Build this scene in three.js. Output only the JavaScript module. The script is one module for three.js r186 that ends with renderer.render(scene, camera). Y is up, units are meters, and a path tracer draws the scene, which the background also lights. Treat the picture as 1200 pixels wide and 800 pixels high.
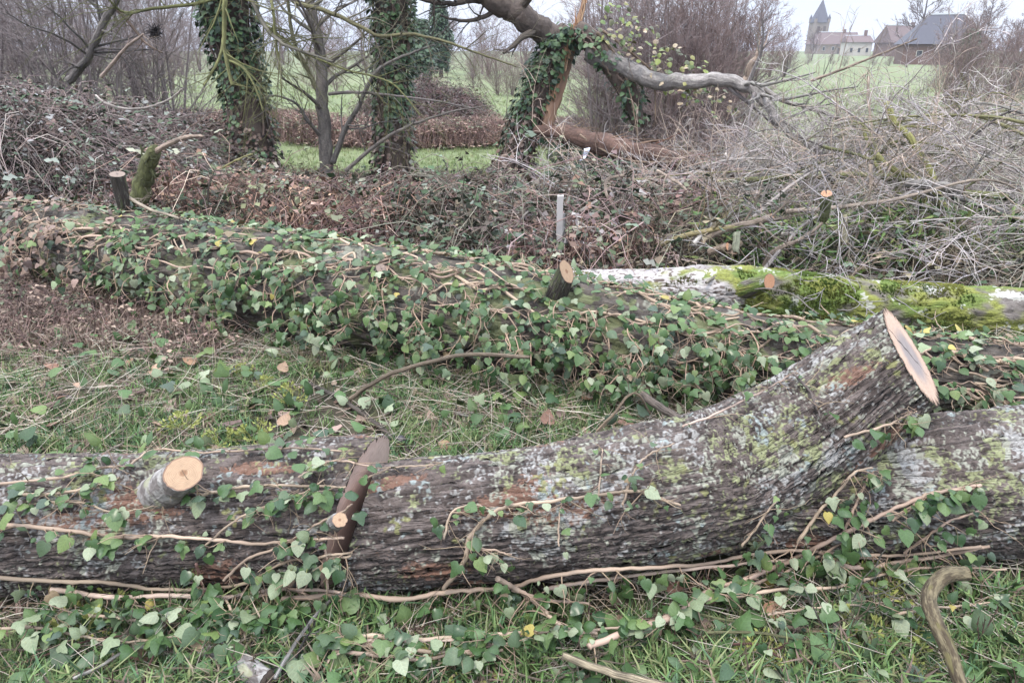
import * as THREE from 'three';
import { ImprovedNoise } from 'three/addons/math/ImprovedNoise.js';

// ---------------------------------------------------------------- camera, sky, sun, exposure
const scene = new THREE.Scene();
const camera = new THREE.PerspectiveCamera(54, 1024 / 682, 0.05, 3000);
camera.position.set(0, 1.65, 0);
camera.rotation.x = THREE.MathUtils.degToRad(-23.4);

scene.fog = new THREE.FogExp2(0xd8deec, 0.00045); // thin winter haze
const EXPOSURE = 1.8;

let seed = 20240117;
function rnd() { seed |= 0; seed = (seed + 0x6D2B79F5) | 0; let t = Math.imul(seed ^ (seed >>> 15), 1 | seed); t = (t + Math.imul(t ^ (t >>> 7), 61 | t)) ^ t; return ((t ^ (t >>> 14)) >>> 0) / 4294967296; }
const rr = (a, b) => a + (b - a) * rnd();
const pick = a => a[Math.floor(rnd() * a.length)];
const IN = new ImprovedNoise();
const noise = (x, y, z = 0) => IN.noise(x, y, z);
const fbm = (x, y, z, o = 3) => { let s = 0, a = 1, n = 0; for (let i = 0; i < o; i++) { s += a * IN.noise(x, y, z); n += a; x *= 2.03; y *= 2.03; z *= 2.03; a *= 0.5; } return s / n; };
const clamp = (x, a = 0, b = 1) => Math.min(b, Math.max(a, x));
const sstep = (a, b, x) => { const t = clamp((x - a) / (b - a)); return t * t * (3 - 2 * t); };
const mix = (a, b, t) => a + (b - a) * t;
const mix3 = (a, b, t) => [mix(a[0], b[0], t), mix(a[1], b[1], t), mix(a[2], b[2], t)];

// an overcast winter sky: thin even cloud, brighter overhead than at the horizon
{
  const w = 512, h = 256, d = new Float32Array(w * h * 4);
  for (let j = 0; j < h; j++) for (let i = 0; i < w; i++) {
    const el = (j + 0.5) / h * Math.PI - Math.PI / 2, az = (i + 0.5) / w * Math.PI * 2;
    const s = Math.max(0, Math.sin(el));
    const c = fbm(Math.cos(az) * Math.cos(el) * 2.2 + 7, Math.sin(el) * 5, Math.sin(az) * Math.cos(el) * 2.2, 4);
    const l = (el < 0 ? 0.36 : 0.47 + 2.15 * s) * (1 + 0.10 * c), k = (j * w + i) * 4;
    const cl = 0.5 + 0.5 * clamp(c * 1.6, -1, 1);
    d[k] = l * mix(0.79, 0.93, cl); d[k + 1] = l * mix(0.89, 0.97, cl); d[k + 2] = l * mix(1.10, 1.06, cl); d[k + 3] = 1;
  }
  const t = new THREE.DataTexture(d, w, h, THREE.RGBAFormat, THREE.FloatType);
  t.mapping = THREE.EquirectangularReflectionMapping; t.magFilter = THREE.LinearFilter; t.minFilter = THREE.LinearFilter; t.needsUpdate = true;
  scene.background = t; scene.environment = t;
}
const sun = new THREE.DirectionalLight(0xfff4e6, 1.5);
sun.position.set(-6, 24, 3); sun.castShadow = true; sun.shadow.radius = 24;
Object.assign(sun.shadow.camera, { left: -25, right: 25, top: 25, bottom: -25, near: 1, far: 80 }); sun.shadow.mapSize.set(4096, 4096);
scene.add(sun); scene.add(sun.target); sun.target.position.set(0, 0, -6);

const renderer = new THREE.WebGLRenderer({ antialias: true });
renderer.toneMapping = THREE.LinearToneMapping;
renderer.toneMappingExposure = EXPOSURE;
renderer.shadowMap.enabled = true; renderer.shadowMap.type = THREE.PCFSoftShadowMap;

// ---------------------------------------------------------------- helpers
const V = (a, b, c) => new THREE.Vector3(a, b, c);
const taken = {};
function numbered(n) { const k = taken[n] = (taken[n] ?? -1) + 1; return k ? `${n}_${String(k).padStart(3, '0')}` : n; }
function tag(o, label, category, group, kind) { if (label) o.userData.label = label; if (category) o.userData.category = category; if (group) o.userData.group = group; if (kind) o.userData.kind = kind; return o; }
function thing(name, label, category, group, pos) { const g = new THREE.Group(); g.name = numbered(name); if (pos) g.position.set(...pos); scene.add(g); return tag(g, label, category, group); }
function mesh(name, geo, mat, parent) { const m = new THREE.Mesh(geo, mat); m.castShadow = m.receiveShadow = true; m.name = parent ? name : numbered(name); (parent || scene).add(m); return m; }
function inst(name, geo, mat, mats, cols, parent) {
  const m = new THREE.InstancedMesh(geo, mat, mats.length); m.castShadow = m.receiveShadow = true; m.name = parent ? name : numbered(name);
  const c = new THREE.Color();
  mats.forEach((x, i) => { m.setMatrixAt(i, x); if (cols) m.setColorAt(i, c.setRGB(...cols[i])); });
  m.userData.kind = 'stuff'; (parent || scene).add(m); return m;
}
// smooth resampling of a polyline of [x,y,z(,r)] rows
function smooth(pts, n) {
  const out = [], P = [pts[0], ...pts, pts[pts.length - 1]], m = pts.length - 1, w = pts[0].length;
  for (let k = 0; k <= n; k++) {
    const f = Math.min(k / n * m, m - 1e-6), i = Math.floor(f) + 1, t = f - Math.floor(f), a = P[i - 1], b = P[i], c = P[i + 1], d = P[i + 2], r = [];
    for (let j = 0; j < w; j++) r.push(.5 * (2 * b[j] + (c[j] - a[j]) * t + (2 * a[j] - 5 * b[j] + 4 * c[j] - d[j]) * t * t + (3 * b[j] - a[j] - 3 * c[j] + d[j]) * t * t * t));
    out.push(r);
  }
  return out;
}
class MB {
  constructor() { this.p = []; this.c = []; this.u = []; this.i = []; }
  get n() { return this.p.length / 3; }
  v(x, y, z, c, u = 0, w = 0) { this.p.push(x, y, z); this.c.push(c[0], c[1], c[2]); this.u.push(u, w); return this.n - 1; }
  tri(a, b, c) { this.i.push(a, b, c); }
  // pts: array of [x,y,z]; rad: function of t 0..1; col: array or function(t)
  tube(pts, rad, sides, col, cap = true) {
    const n = pts.length, first = this.n; let nx = 0, ny = 0, nz = 0, len = 0;
    for (let k = 0; k < n; k++) {
      const a = pts[Math.max(0, k - 1)], b = pts[Math.min(n - 1, k + 1)];
      let tx = b[0] - a[0], ty = b[1] - a[1], tz = b[2] - a[2]; const l = Math.hypot(tx, ty, tz) || 1; tx /= l; ty /= l; tz /= l;
      if (k === 0) { if (Math.abs(ty) < .8) { nx = 0; ny = 1; nz = 0; } else { nx = 1; ny = 0; nz = 0; } }
      else { const q = pts[k - 1]; len += Math.hypot(pts[k][0] - q[0], pts[k][1] - q[1], pts[k][2] - q[2]); }
      const d = nx * tx + ny * ty + nz * tz; nx -= d * tx; ny -= d * ty; nz -= d * tz; const m = Math.hypot(nx, ny, nz) || 1; nx /= m; ny /= m; nz /= m;
      const bx = ty * nz - tz * ny, by = tz * nx - tx * nz, bz = tx * ny - ty * nx;
      const t = k / (n - 1), r = rad(t), c = typeof col === 'function' ? col(t) : col;
      for (let s = 0; s < sides; s++) {
        const an = s / sides * Math.PI * 2, cs = Math.cos(an) * r, sn = Math.sin(an) * r;
        this.v(pts[k][0] + nx * cs + bx * sn, pts[k][1] + ny * cs + by * sn, pts[k][2] + nz * cs + bz * sn, c, s / sides, len);
      }
    }
    for (let k = 0; k < n - 1; k++) for (let s = 0; s < sides; s++) {
      const a = first + k * sides + s, b = first + k * sides + (s + 1) % sides;
      this.tri(a, b, a + sides); this.tri(b, b + sides, a + sides);
    }
    if (cap) for (const k of [0, n - 1]) {
      const c = typeof col === 'function' ? col(k / (n - 1)) : col, o = this.v(...pts[k], c), f = first + k * sides;
      for (let s = 0; s < sides; s++) k ? this.tri(o, f + s, f + (s + 1) % sides) : this.tri(o, f + (s + 1) % sides, f + s);
    }
  }
  geo() {
    const g = new THREE.BufferGeometry();
    g.setAttribute('position', new THREE.Float32BufferAttribute(this.p, 3)); g.setAttribute('color', new THREE.Float32BufferAttribute(this.c, 3)); g.setAttribute('uv', new THREE.Float32BufferAttribute(this.u, 2));
    g.setIndex(this.i); g.computeVertexNormals(); return g;
  }
}
function dataTex(w, h, fn, srgb, wrap = THREE.RepeatWrapping) {
  const d = new Uint8Array(w * h * 4), e = x => srgb ? 255 * (x <= .0031308 ? 12.92 * x : 1.055 * Math.pow(x, 1 / 2.4) - .055) : 255 * x;
  for (let j = 0; j < h; j++) for (let i = 0; i < w; i++) { const c = fn((i + .5) / w, (j + .5) / h, i, j), k = (j * w + i) * 4; d[k] = e(clamp(c[0])); d[k + 1] = e(clamp(c[1])); d[k + 2] = e(clamp(c[2])); d[k + 3] = 255; }
  const t = new THREE.DataTexture(d, w, h); t.magFilter = THREE.LinearFilter; t.minFilter = THREE.LinearMipmapLinearFilter; t.generateMipmaps = true; t.wrapS = t.wrapT = wrap; if (srgb) t.colorSpace = THREE.SRGBColorSpace; t.needsUpdate = true; return t;
}
const std = o => new THREE.MeshStandardMaterial({ roughness: .9, side: THREE.DoubleSide, ...o });
const plantMat = std({ vertexColors: true, roughness: .85 });
// thin bark of branches: streaks, lenticels and lichen flecks, uv = turn round the stem, metres along it
const limbTex = dataTex(256, 512, (u, v) => { const y = Math.cos(u * 6.2832), z = Math.sin(u * 6.2832); const g = fbm(v * 9, y * 1.6, z * 1.6, 4), f = noise(v * 60, y * 5, z * 5), l = sstep(.18, .34, fbm(v * 12 + 5, y * 2.2, z * 2.2, 3)), k = .62 + .55 * g + .22 * f; return [mix(k, .98, l * .6), mix(k * .97, 1, l * .6), mix(k * .93, .9, l * .6)]; }, true, THREE.MirroredRepeatWrapping);
const limbBump = dataTex(256, 512, (u, v) => { const y = Math.cos(u * 6.2832), z = Math.sin(u * 6.2832), g = .5 + .6 * fbm(v * 10, y * 3, z * 3, 4); return [g, g, g]; }, false, THREE.MirroredRepeatWrapping);
for (const t of [limbTex, limbBump]) t.repeat.set(1, .8);
const limbMat = std({ vertexColors: true, roughness: .92, map: limbTex, bumpMap: limbBump, bumpScale: .012 });
const C = { pale: [.40, .36, .33], tan: [.31, .24, .19], olive: [.19, .20, .08], lich: [.27, .28, .12], dark: [.085, .07, .06], ivy: [.28, .21, .155], grey: [.25, .235, .225], red: [.20, .11, .085], brown: [.15, .105, .08], purple: [.20, .165, .17] };
const vary = (c, a = .2) => { const k = 1 + rr(-a, a); return [c[0] * k, c[1] * k * (1 + rr(-.04, .04)), c[2] * k]; };
// branch with a mottled colour along its length
const mottled = (c, a = .25) => { const o = rnd() * 90; return t => { const k = 1 + a * 1.6 * noise(t * 9 + o, o * 3.1, 1.7); return [c[0] * k, c[1] * k, c[2] * k]; }; };

// a bare twig that forks; len in metres
function grow(mb, p, d, len, r, level, o) {
  const n = o.segs ?? 4, pts = [[...p]]; const q = V(...p), dir = V(...d).normalize();
  for (let k = 0; k < n; k++) {
    dir.x += rr(-1, 1) * o.wob; dir.y += rr(-1, 1) * o.wob + (o.up ?? 0); dir.z += rr(-1, 1) * o.wob; dir.normalize();
    q.addScaledVector(dir, len / n); pts.push([q.x, q.y, q.z]);
  }
  const c = typeof o.col === 'function' ? o.col(level) : vary(o.col, .18);
  mb.tube(pts, t => r * (1 - t * .72), level > 1 ? (o.sides ?? 5) : 3, c, false);
  if (level <= 0) return;
  const kids = o.kids[o.kids.length - level] ?? 3;
  for (let k = 0; k < kids; k++) {
    const t = rr(o.from ?? .25, 1), f = Math.min(n - 1, Math.floor(t * n)), a = pts[f], b = pts[f + 1], u = t * n - f;
    const base = [mix(a[0], b[0], u), mix(a[1], b[1], u), mix(a[2], b[2], u)];
    const ax = V(b[0] - a[0], b[1] - a[1], b[2] - a[2]).normalize(), sd = V(rr(-1, 1), rr(-1, 1), rr(-1, 1)); sd.addScaledVector(ax, -sd.dot(ax)).normalize();
    const sp = (o.spread ?? .8) * rr(.6, 1.3), nd = ax.multiplyScalar(Math.cos(sp)).addScaledVector(sd, Math.sin(sp));
    grow(mb, base, [nd.x, nd.y + (o.lift ?? 0), nd.z], len * (1 - t * .45) * rr(.4, .75), Math.max(r * (1 - t * .7) * .6, o.rmin ?? .001), level - 1, o);
  }
}
const Q = new THREE.Quaternion(), E = new THREE.Euler(), S3 = new THREE.Vector3();
const mat4 = (p, q, s) => new THREE.Matrix4().compose(V(...p), q, S3.set(s, s, s));
const rotY = a => new THREE.Quaternion().setFromEuler(new THREE.Euler(0, a, 0));
const rotE = (x, y, z) => new THREE.Quaternion().setFromEuler(new THREE.Euler(x, y, z, 'YXZ'));

// ---------------------------------------------------------------- ground
const gauss = (x, z, cx, cz, sx, sz) => Math.exp(-((x - cx) ** 2 / (2 * sx * sx) + (z - cz) ** 2 / (2 * sz * sz)));
function ground(x, z) {
  const D = -z;
  let h = 0.025 * noise(x * 1.7, z * 1.7, 3.1) + 0.05 * noise(x * .45 + 9, z * .45, 1.2);
  h -= .05 * sstep(.4, 2.2, x) * gauss(0, z, 0, -3.6, 1, .8);
  h += .66 * gauss(x, z, -6.5, -7.3, 1.7, 1.3) + .07 * gauss(0, z, 0, -9.4, 1, .9) * (1 - .5 * sstep(2, 5, x));
  h += .12 * fbm(x * .8, z * .8, 5, 2) * sstep(4.8, 6.5, D) * (1 - sstep(10, 12, D));
  h -= .20 * sstep(6.6, 8.4, D) * sstep(-5.5, -3.8, x); h -= .06 * sstep(10.3, 12, D);
  h += .25 * noise(x * .02, z * .02, 8) * sstep(30, 90, D);
  h += 2.0 * sstep(170, 420, D);
  return h;
}
{
  const xs = [], zs = [];
  for (let x = -9; x <= 9.001; x += .09) xs.push(x); for (let k = 1, s = .2; k < 60; k++) { const x = 9 + s * (Math.pow(1.135, k) - 1) / .135; xs.push(x); xs.unshift(-x); }
  for (let z = 1.6; z >= -12; z -= .09) zs.push(z); for (let k = 1, s = .2; k < 60; k++) zs.push(-12 - s * (Math.pow(1.135, k) - 1) / .135);
  for (let k = 1; k < 30; k++) zs.unshift(1.6 + .2 * (Math.pow(1.25, k) - 1) / .25);
  const p = [], u = [], ix = [], nx = xs.length;
  for (const z of zs) for (const x of xs) { p.push(x, ground(x, z), z); u.push(x, z); }
  for (let j = 0; j < zs.length - 1; j++) for (let i = 0; i < nx - 1; i++) { const a = j * nx + i; ix.push(a, a + 1, a + nx, a + 1, a + nx + 1, a + nx); }
  const g = new THREE.BufferGeometry(); g.setAttribute('position', new THREE.Float32BufferAttribute(p, 3)); g.setAttribute('uv', new THREE.Float32BufferAttribute(u, 2)); g.setIndex(ix);
  // winter pasture beyond the hedge bank, brown litter and thin turf in front of it
  const col = []; for (let k = 0; k < p.length; k += 3) {
    const x = p[k], z = p[k + 2], D = -z, n1 = fbm(x * .9, z * .9, 2, 3), n2 = fbm(x * .05, z * .05, 4, 3), n3 = fbm(x * .4, z * .13, 6, 3);
    const field = mix3([.135, .175, .078], [.185, .215, .11], clamp(.5 + n2 * 1.2 + n3 * .7));
    const soil = mix3([.045, .034, .026], [.07, .075, .035], clamp(.5 + n1 * 1.6));
    const c = mix3(soil, field, sstep(10.6, 12.2, D + n1 * .8)); col.push(...c);
  }
  g.setAttribute('color', new THREE.Float32BufferAttribute(col, 3)); g.computeVertexNormals();
  const t = dataTex(512, 512, (a, b) => { const v = .78 + .35 * fbm(a * 38, b * 38, 1, 3) + .2 * noise(a * 160, b * 160, 3); return [v * 1.02, v, v * .95]; }, true); t.repeat.set(.7, .7);
  tag(mesh('ground', g, std({ vertexColors: true, map: t, roughness: 1 })), 'grassy ground with brown litter running out to a flat pasture', 'ground', null, 'structure');
}

// ---------------------------------------------------------------- far village
const stone = std({ color: new THREE.Color().setRGB(.20, .165, .14) }), slate = std({ color: new THREE.Color().setRGB(.075, .075, .09), roughness: .95 }), render_ = std({ color: new THREE.Color().setRGB(.42, .39, .35) }), brick = std({ color: new THREE.Color().setRGB(.13, .08, .065) }), tileM = std({ color: new THREE.Color().setRGB(.12, .085, .08) }), glassM = std({ color: new THREE.Color().setRGB(.03, .035, .04), roughness: .25 }), woodDark = std({ color: new THREE.Color().setRGB(.08, .06, .05) }), leadM = std({ color: new THREE.Color().setRGB(.5, .52, .55) });
const box = (w, h, d, x, y, z) => { const g = new THREE.BoxGeometry(w, h, d); g.translate(x, y + h / 2, z); return g; };
// roof with gables (hip = 0) or hipped ends
function roofGeo(w, d, h, y, hip = 0, eave = .5) {
  const a = w / 2 + eave, b = d / 2 + eave, r = w / 2 - hip, m = new MB(), K = [1, 1, 1];
  const P = [[-a, y, b], [a, y, b], [a, y, -b], [-a, y, -b], [-r, y + h, 0], [r, y + h, 0]];
  const f = (...q) => { const s = q.map(i => m.v(...P[i], K)); m.tri(s[0], s[1], s[2]); if (s[3] !== undefined) m.tri(s[0], s[2], s[3]); };
  f(0, 1, 5, 4); f(2, 3, 4, 5); f(3, 0, 4); f(1, 2, 5); f(0, 3, 2, 1); return m.geo();
}
function building(name, label, pos, turn, w, d, h, rh, wallM, roofM, hip, wins, door) {
  const g = thing(name, label, 'building', null, pos); g.rotation.y = turn;
  mesh('wall', box(w, h, d, 0, 0, 0), wallM, g); const rf = mesh('roof', roofGeo(w, d, rh, h, hip), roofM, g);
  mesh('ridge_cap', box(Math.max(.4, w - 2 * hip), .25, .4, 0, h + rh - .1, 0), leadM, rf);
  for (const [x, y, ww, wh] of wins) { const f = mesh('window', box(ww, wh, .12, x, y, d / 2 + .02), render_, g); mesh('pane', box(ww * .8, wh * .84, .06, x, y + wh * .08, d / 2 + .08), glassM, f); }
  if (name === 'village_house') mesh('chimney', box(.9, 2.2, .9, w * .3, h + rh * .75, 0), brick, rf);
  if (door) mesh('door', box(door[1], door[2], .14, door[0], 0, d / 2 + .03), woodDark, g);
  return g;
}
{
  // parish church: square tower with pinnacles and a slated broach spire
  const p = [136.943,1.756,-330], gy = ground(p[0], p[2]);
  const g = thing('church', 'distant stone church with slated spire and corner pinnacles', 'church', null, [p[0], gy, p[2]]); g.scale.set(.9, .76, .9);
  mesh('tower', box(7.2, 16.2, 7.2, 0, 0, 0), stone, g);
  const sp = new THREE.ConeGeometry(4.6, 12.5, 8); sp.rotateY(Math.PI / 8); sp.translate(0, 22.4, 0); const s = mesh('spire', sp, slate, g);
  mesh('finial', box(.2, 1.6, .2, 0, 28.4, 0), leadM, s);
  for (const sx of [-1, 1]) for (const sz of [-1, 1]) { mesh('pinnacle', box(1.1, 2.0, 1.1, sx * 3.2, 16.2, sz * 3.2), stone, g); const c = new THREE.ConeGeometry(.9, 2.6, 4); c.rotateY(Math.PI / 4); c.translate(sx * 3.2, 19.5, sz * 3.2); mesh('pinnacle_cap', c, slate, g); }
  for (const x of [-1.5, 1.5]) mesh('belfry_opening', box(1.3, 3.6, .2, x, 10.6, 3.62), woodDark, g);
  mesh('string_course', box(7.6, .4, 7.6, 0, 9.3, 0), stone, g);
  const nave = new THREE.Group(); nave.name = 'nave'; nave.position.set(11.5, 0, 1); g.add(nave);
  mesh('nave_wall', box(15.6, 5.6, 8, 0, 0, 0), stone, nave); mesh('nave_roof', roofGeo(15.6, 8, 5.5, 5.6, 0), tileM, nave);
  for (let k = -2; k <= 2; k++) mesh('nave_window', box(1.1, 3, .15, k * 2.9, 1.6, 4.03), glassM, nave);
  const B = (...a) => { const [x, D] = a[2]; const q = [(x - 600) / 785 * D * 1.064, 0, -D]; q[1] = ground(q[0], q[2]); return building(a[0], a[1], q, ...a.slice(3)); };
  B('village_house', 'long brown roofed house left of the church tower', [921, 300], .12, 17, 8, 3.6, 4.6, stone, tileM, 2.5, [[-5, 1.2, 1.1, 1.5], [-1, 1.2, 1.1, 1.5], [4, 1.2, 1.1, 1.5]], [1.6, 1.1, 2.2]);
  B('village_house', 'cream walled house standing in front of the church', [947, 255], -.1, 8.2, 7, 4.2, 2.2, render_, tileM, 0, [[-2.6, .9, 1, 1.6], [0, .9, 1, 1.6], [2.6, .9, 1, 1.6]], null);
  B('village_house', 'dark gabled house between church and barn', [990, 240], .2, 12, 8, 4, 5.2, brick, tileM, 0, [[-3.5, 1.1, 1, 1.4], [3, 1.1, 1, 1.4]], [0, 1.1, 2.1]);
  const barn = B('barn', 'large barn with steep hipped grey slate roof', [1032, 118], -.35, 11.5, 8, 3.0, 4.4, brick, slate, 3.4, [[-3.4, 1.2, .9, .9], [3.6, 1.2, .9, .9]], [0, 2.8, 2.6]);
  // pale mortared hip line of the barn roof
  const hp = new MB(); hp.tube([[5.75 - 3.4, 7.42, 0], [6.25, 3.05, 4.5]], () => .13, 5, [.6, .6, .6]); mesh('hip_ridge', hp.geo(), std({ vertexColors: true }), barn.children[1]);
}

// ---------------------------------------------------------------- bare trees and shrubs behind the bank
const twigMat = std({ vertexColors: true, roughness: .95 });
function bareTree(h, r, col, kids, o = {}) {
  const tr = new MB(), cr = new MB(), top = [rr(-.1, .1) * h, h * .45, rr(-.1, .1) * h];
  const stems = o.stems ?? 1;
  for (let s = 0; s < stems; s++) {
    const a = s / stems * 6.28 + rnd(), lean = stems > 1 ? rr(.1, .35) : 0;
    const pts = smooth([[Math.cos(a) * r * (stems > 1 ? 2 : 0), -.15, Math.sin(a) * r * (stems > 1 ? 2 : 0)], [Math.cos(a) * lean * h * .2 + rr(-.03, .03) * h, h * .25, Math.sin(a) * lean * h * .2], [Math.cos(a) * lean * h * .5 + rr(-.05, .05) * h, h * .6, Math.sin(a) * lean * h * .5], [Math.cos(a) * lean * h * .8, h * rr(.85, 1), Math.sin(a) * lean * h * .8]], 9);
    tr.tube(pts, t => r * (1 - t * .88), 6, vary(col, .15));
    const nb = Math.round((o.limbs ?? 12) / Math.sqrt(stems));
    for (let k = 0; k < nb; k++) {
      const f = rr(o.low ?? .28, .97), b = pts[Math.floor(f * 9)], az = rr(0, 6.28), el = rr(.3, 1.0);
      grow(cr, b, [Math.cos(az) * Math.cos(el), Math.sin(el), Math.sin(az) * Math.cos(el)], h * (1.05 - f * .7) * rr(.3, .5), r * (1 - f * .8) * .55, kids.length, { wob: .17, up: .05, col: o.tw ?? col, kids, spread: .62, segs: 4, rmin: o.rmin ?? .005, sides: 4 });
    }
  }
  return [tr.geo(), cr.geo()];
}
function placeTree(v, x, z, s, turn, label, group, name = 'bare_tree', cat = 'tree') {
  const t = thing(name, label, cat, group, [x, ground(x, z), z]); t.rotation.y = turn; t.scale.setScalar(s);
  mesh('trunk', v[0], twigMat, t); tag(mesh('crown', v[1], twigMat, t), null, null, null); return t;
}
const farV = [0, 1, 2].map(k => bareTree(6, .12, [.11, .09, .09], [7, 6], { tw: [.135, .105, .105], limbs: 26, rmin: .014 }));
const shrubV = [0, 1, 2].map(k => bareTree(3, .017, [.16, .12, .11], [5, 5], { stems: 9, tw: [.19, .14, .13], limbs: 40, low: .08, rmin: .0035 }));
const tallV = [0, 1].map(k => bareTree(4.6, .03, [.17, .145, .14], [5, 5], { stems: 5, tw: [.21, .175, .17], limbs: 34, low: .12, rmin: .003 }));
const wx = (px, D) => (px - 600) / 785 * D * 1.062;
// far tree line
for (let k = 0; k < 34; k++) { const D = rr(62, 110), px = -60 + k * 39 + rr(-12, 12); if (px > 868 && px < 1040) continue; placeTree(farV[k % 3], wx(px, D), -D, rr(.8, 1.25) * D / 75, rr(0, 6), 'bare grey tree in the far hedgerow across the pasture', 'trees of the far hedgerow'); }
for (const [px, D, s] of [[1008, 140, 2.6], [905, 170, 1.3], [1075, 90, 1.35], [1110, 70, 1.0], [1160, 75, 1.1], [1210, 66, 1.1]]) placeTree(farV[Math.floor(px) % 3], wx(px, D), -D, s, px, px === 1008 ? 'tall spreading bare tree rising behind the barn roof' : px === 905 ? 'small bare tree beside the long village house' : 'bare reddish tree beyond the brushwood by the barn', px > 1050 ? 'trees beside the barn' : null);
// shrubs of the middle hedge lines
for (let k = 0; k < 48; k++) { const D = rr(55, 64), px = -70 + k * 21 + rr(-12, 12); if (px > 880) continue; placeTree(shrubV[k % 3], wx(px, D), -D, rr(1.2, 1.9), rr(0, 6), 'leafless hedge shrub along the far side of the pasture', 'far hedge shrubs', 'bare_shrub', 'shrub'); }
for (const [px, D, s] of [[395, 36, .8], [418, 33, .7], [585, 34, .95], [600, 33, .8], [640, 38, .7], [560, 40, .6], [330, 38, .75], [250, 35, .9], [215, 30, .9]]) placeTree(shrubV[Math.floor(px) % 3], wx(px, D), -D, s, px, 'low leafless shrub standing out in the green pasture', 'pasture shrubs', 'bare_shrub', 'shrub');
for (const [px, D, s] of [[884, 104, 1.0], [902, 112, .8], [925, 118, .7], [940, 100, .6], [968, 112, .7], [985, 104, .85], [1003, 96, .8], [1060, 98, 1.2], [1080, 92, 1.1], [1100, 88, 1.2]]) placeTree(shrubV[px % 3], wx(px, D), -D, s, px, 'leafless shrub of the low hedge in front of the village', 'hedge before the village', 'bare_shrub', 'shrub');
// thicket at the left and behind the snapped tree
for (let k = 0; k < 13; k++) { const px = 40 + k * 17 + rr(-8, 8), D = rr(11.5, 14.5); placeTree(tallV[k % 2], wx(px, D), -D, rr(.75, 1.05), rr(0, 6), 'slender many stemmed shrub in the grey thicket', 'thicket behind the bramble bank', 'thicket_shrub', 'shrub'); }
for (let k = 0; k < 15; k++) { const px = 692 + k * 10 + rr(-6, 6), D = rr(11.2, 13.8); placeTree(k % 3 ? shrubV[k % 3] : tallV[k % 2], wx(px, D), -D, k % 3 ? rr(.85, 1.15) : .75, rr(0, 6), 'brown leafless hedge shrub behind the snapped tree', 'hedge behind the snapped tree', 'hedge_shrub', 'shrub'); }
for (let k = 0; k < 16; k++) { const px = 1052 + k * 14 + rr(-6, 6), D = rr(24, 32); placeTree(shrubV[k % 3], wx(px, D), -D, rr(.85, 1.2), rr(0, 6), 'reddish leafless hedge shrub beyond the brushwood pile', 'hedge beyond the brushwood', 'hedge_shrub', 'shrub'); }

// leaf of ivy: heart shaped blade on a short stalk; blade bent back from the stalk by angle b
function leafGeo(b, fold, curl, narrow = 1, stalk = .7, lobed = false) {
  const m = new MB(), W = [1, 1, 1], st = [.95, .85, .55], cb = Math.cos(b), sb = Math.sin(b);
  const put = (x, t) => { const zz = -fold * Math.abs(x) - curl * t * t + .04 * Math.sin(t * 7 + x * 5), y = t; return m.v(x * narrow, stalk + y * cb + zz * sb, -y * sb + zz * cb, W, x + .5, t * .86 + .1); };
  const mid = [0, .28, .58, .82, 1].map(t => put(0, t));
  for (const s of [-1, 1]) {
    const e = (lobed ? [[.2, -.13], [.4, -.04], [.56, .2], [.27, .46], [.18, .74]] : [[.2, -.1], [.41, .03], [.48, .26], [.37, .57], [.17, .83]]).map(([x, t]) => put(s * x, t));
    const T = (a, b2, c) => s > 0 ? m.tri(a, b2, c) : m.tri(a, c, b2);
    T(mid[0], e[0], e[1]); T(mid[0], e[1], mid[1]); T(mid[1], e[1], e[2]); T(mid[1], e[2], e[3]); T(mid[1], e[3], mid[2]); T(mid[2], e[3], e[4]); T(mid[2], e[4], mid[3]); T(mid[3], e[4], mid[4]);
  }
  const f = m.n; m.tube([[0, 0, 0], [.03, stalk * .5, .05], [0, stalk, 0]], () => .022, 3, st, false); for (let k = f; k < m.n; k++) { m.u[k * 2] = .03; m.u[k * 2 + 1] = .03; }
  return m.geo();
}
const leafV = [leafGeo(1.1, .16, .1), leafGeo(.6, .4, .2, .9), leafGeo(1.4, .1, .28, 1.05), leafGeo(.25, .3, .3, .8), leafGeo(1.0, -.2, .22, 1, .8), leafGeo(.8, .25, .15, 1.08, .7, true), leafGeo(1.3, .12, .3, 1.0, .6, true)];
const leafTex = dataTex(128, 128, (u, v) => {
  const x = Math.abs(u - .5), t = (v - .1) / .86; let n = 1e9;
  for (const [y0, k] of [[.02, -.25], [.05, .35], [.22, .75], [.42, 1.0], [.62, 1.2]]) n = Math.min(n, Math.abs(t - y0 - k * x) / Math.hypot(1, k));
  const vein = Math.max(1 - sstep(.004, .02, x), .75 * (1 - sstep(.004, .018, n)));
  const g = .80 + .22 * fbm(u * 9, v * 9, 1, 3) + .08 * noise(u * 40, v * 40, 2); if (u < .06 && v < .06) return [.9, .9, .9];
  const sp = sstep(.22, .4, fbm(u * 6 + 3, v * 6, 8, 3)); return [mix(g + vein * .5, g * 1.25, sp * .6), mix(g + vein * .4, g * 1.0, sp * .6), mix(g + vein * .4, g * .7, sp * .6)];
}, true, THREE.ClampToEdgeWrapping);
const leafMat = new THREE.MeshPhysicalMaterial({ color: 0xffffff, map: leafTex, vertexColors: true, roughness: .5, side: THREE.DoubleSide, specularIntensity: .55 });
const LEAFC = [[.048, .09, .032], [.066, .118, .042], [.033, .066, .028], [.09, .14, .05], [.066, .102, .052], [.17, .21, .12], [.24, .275, .18], [.12, .17, .055], [.05, .078, .05], [.30, .25, .07], [.22, .165, .10]];
const leafMats = LEAFC.map(c => { const m = leafMat.clone(); m.color.setRGB(...c); m.roughness = c[0] > .17 ? .65 : c[1] < .1 ? .27 : .45; return m; });
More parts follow.
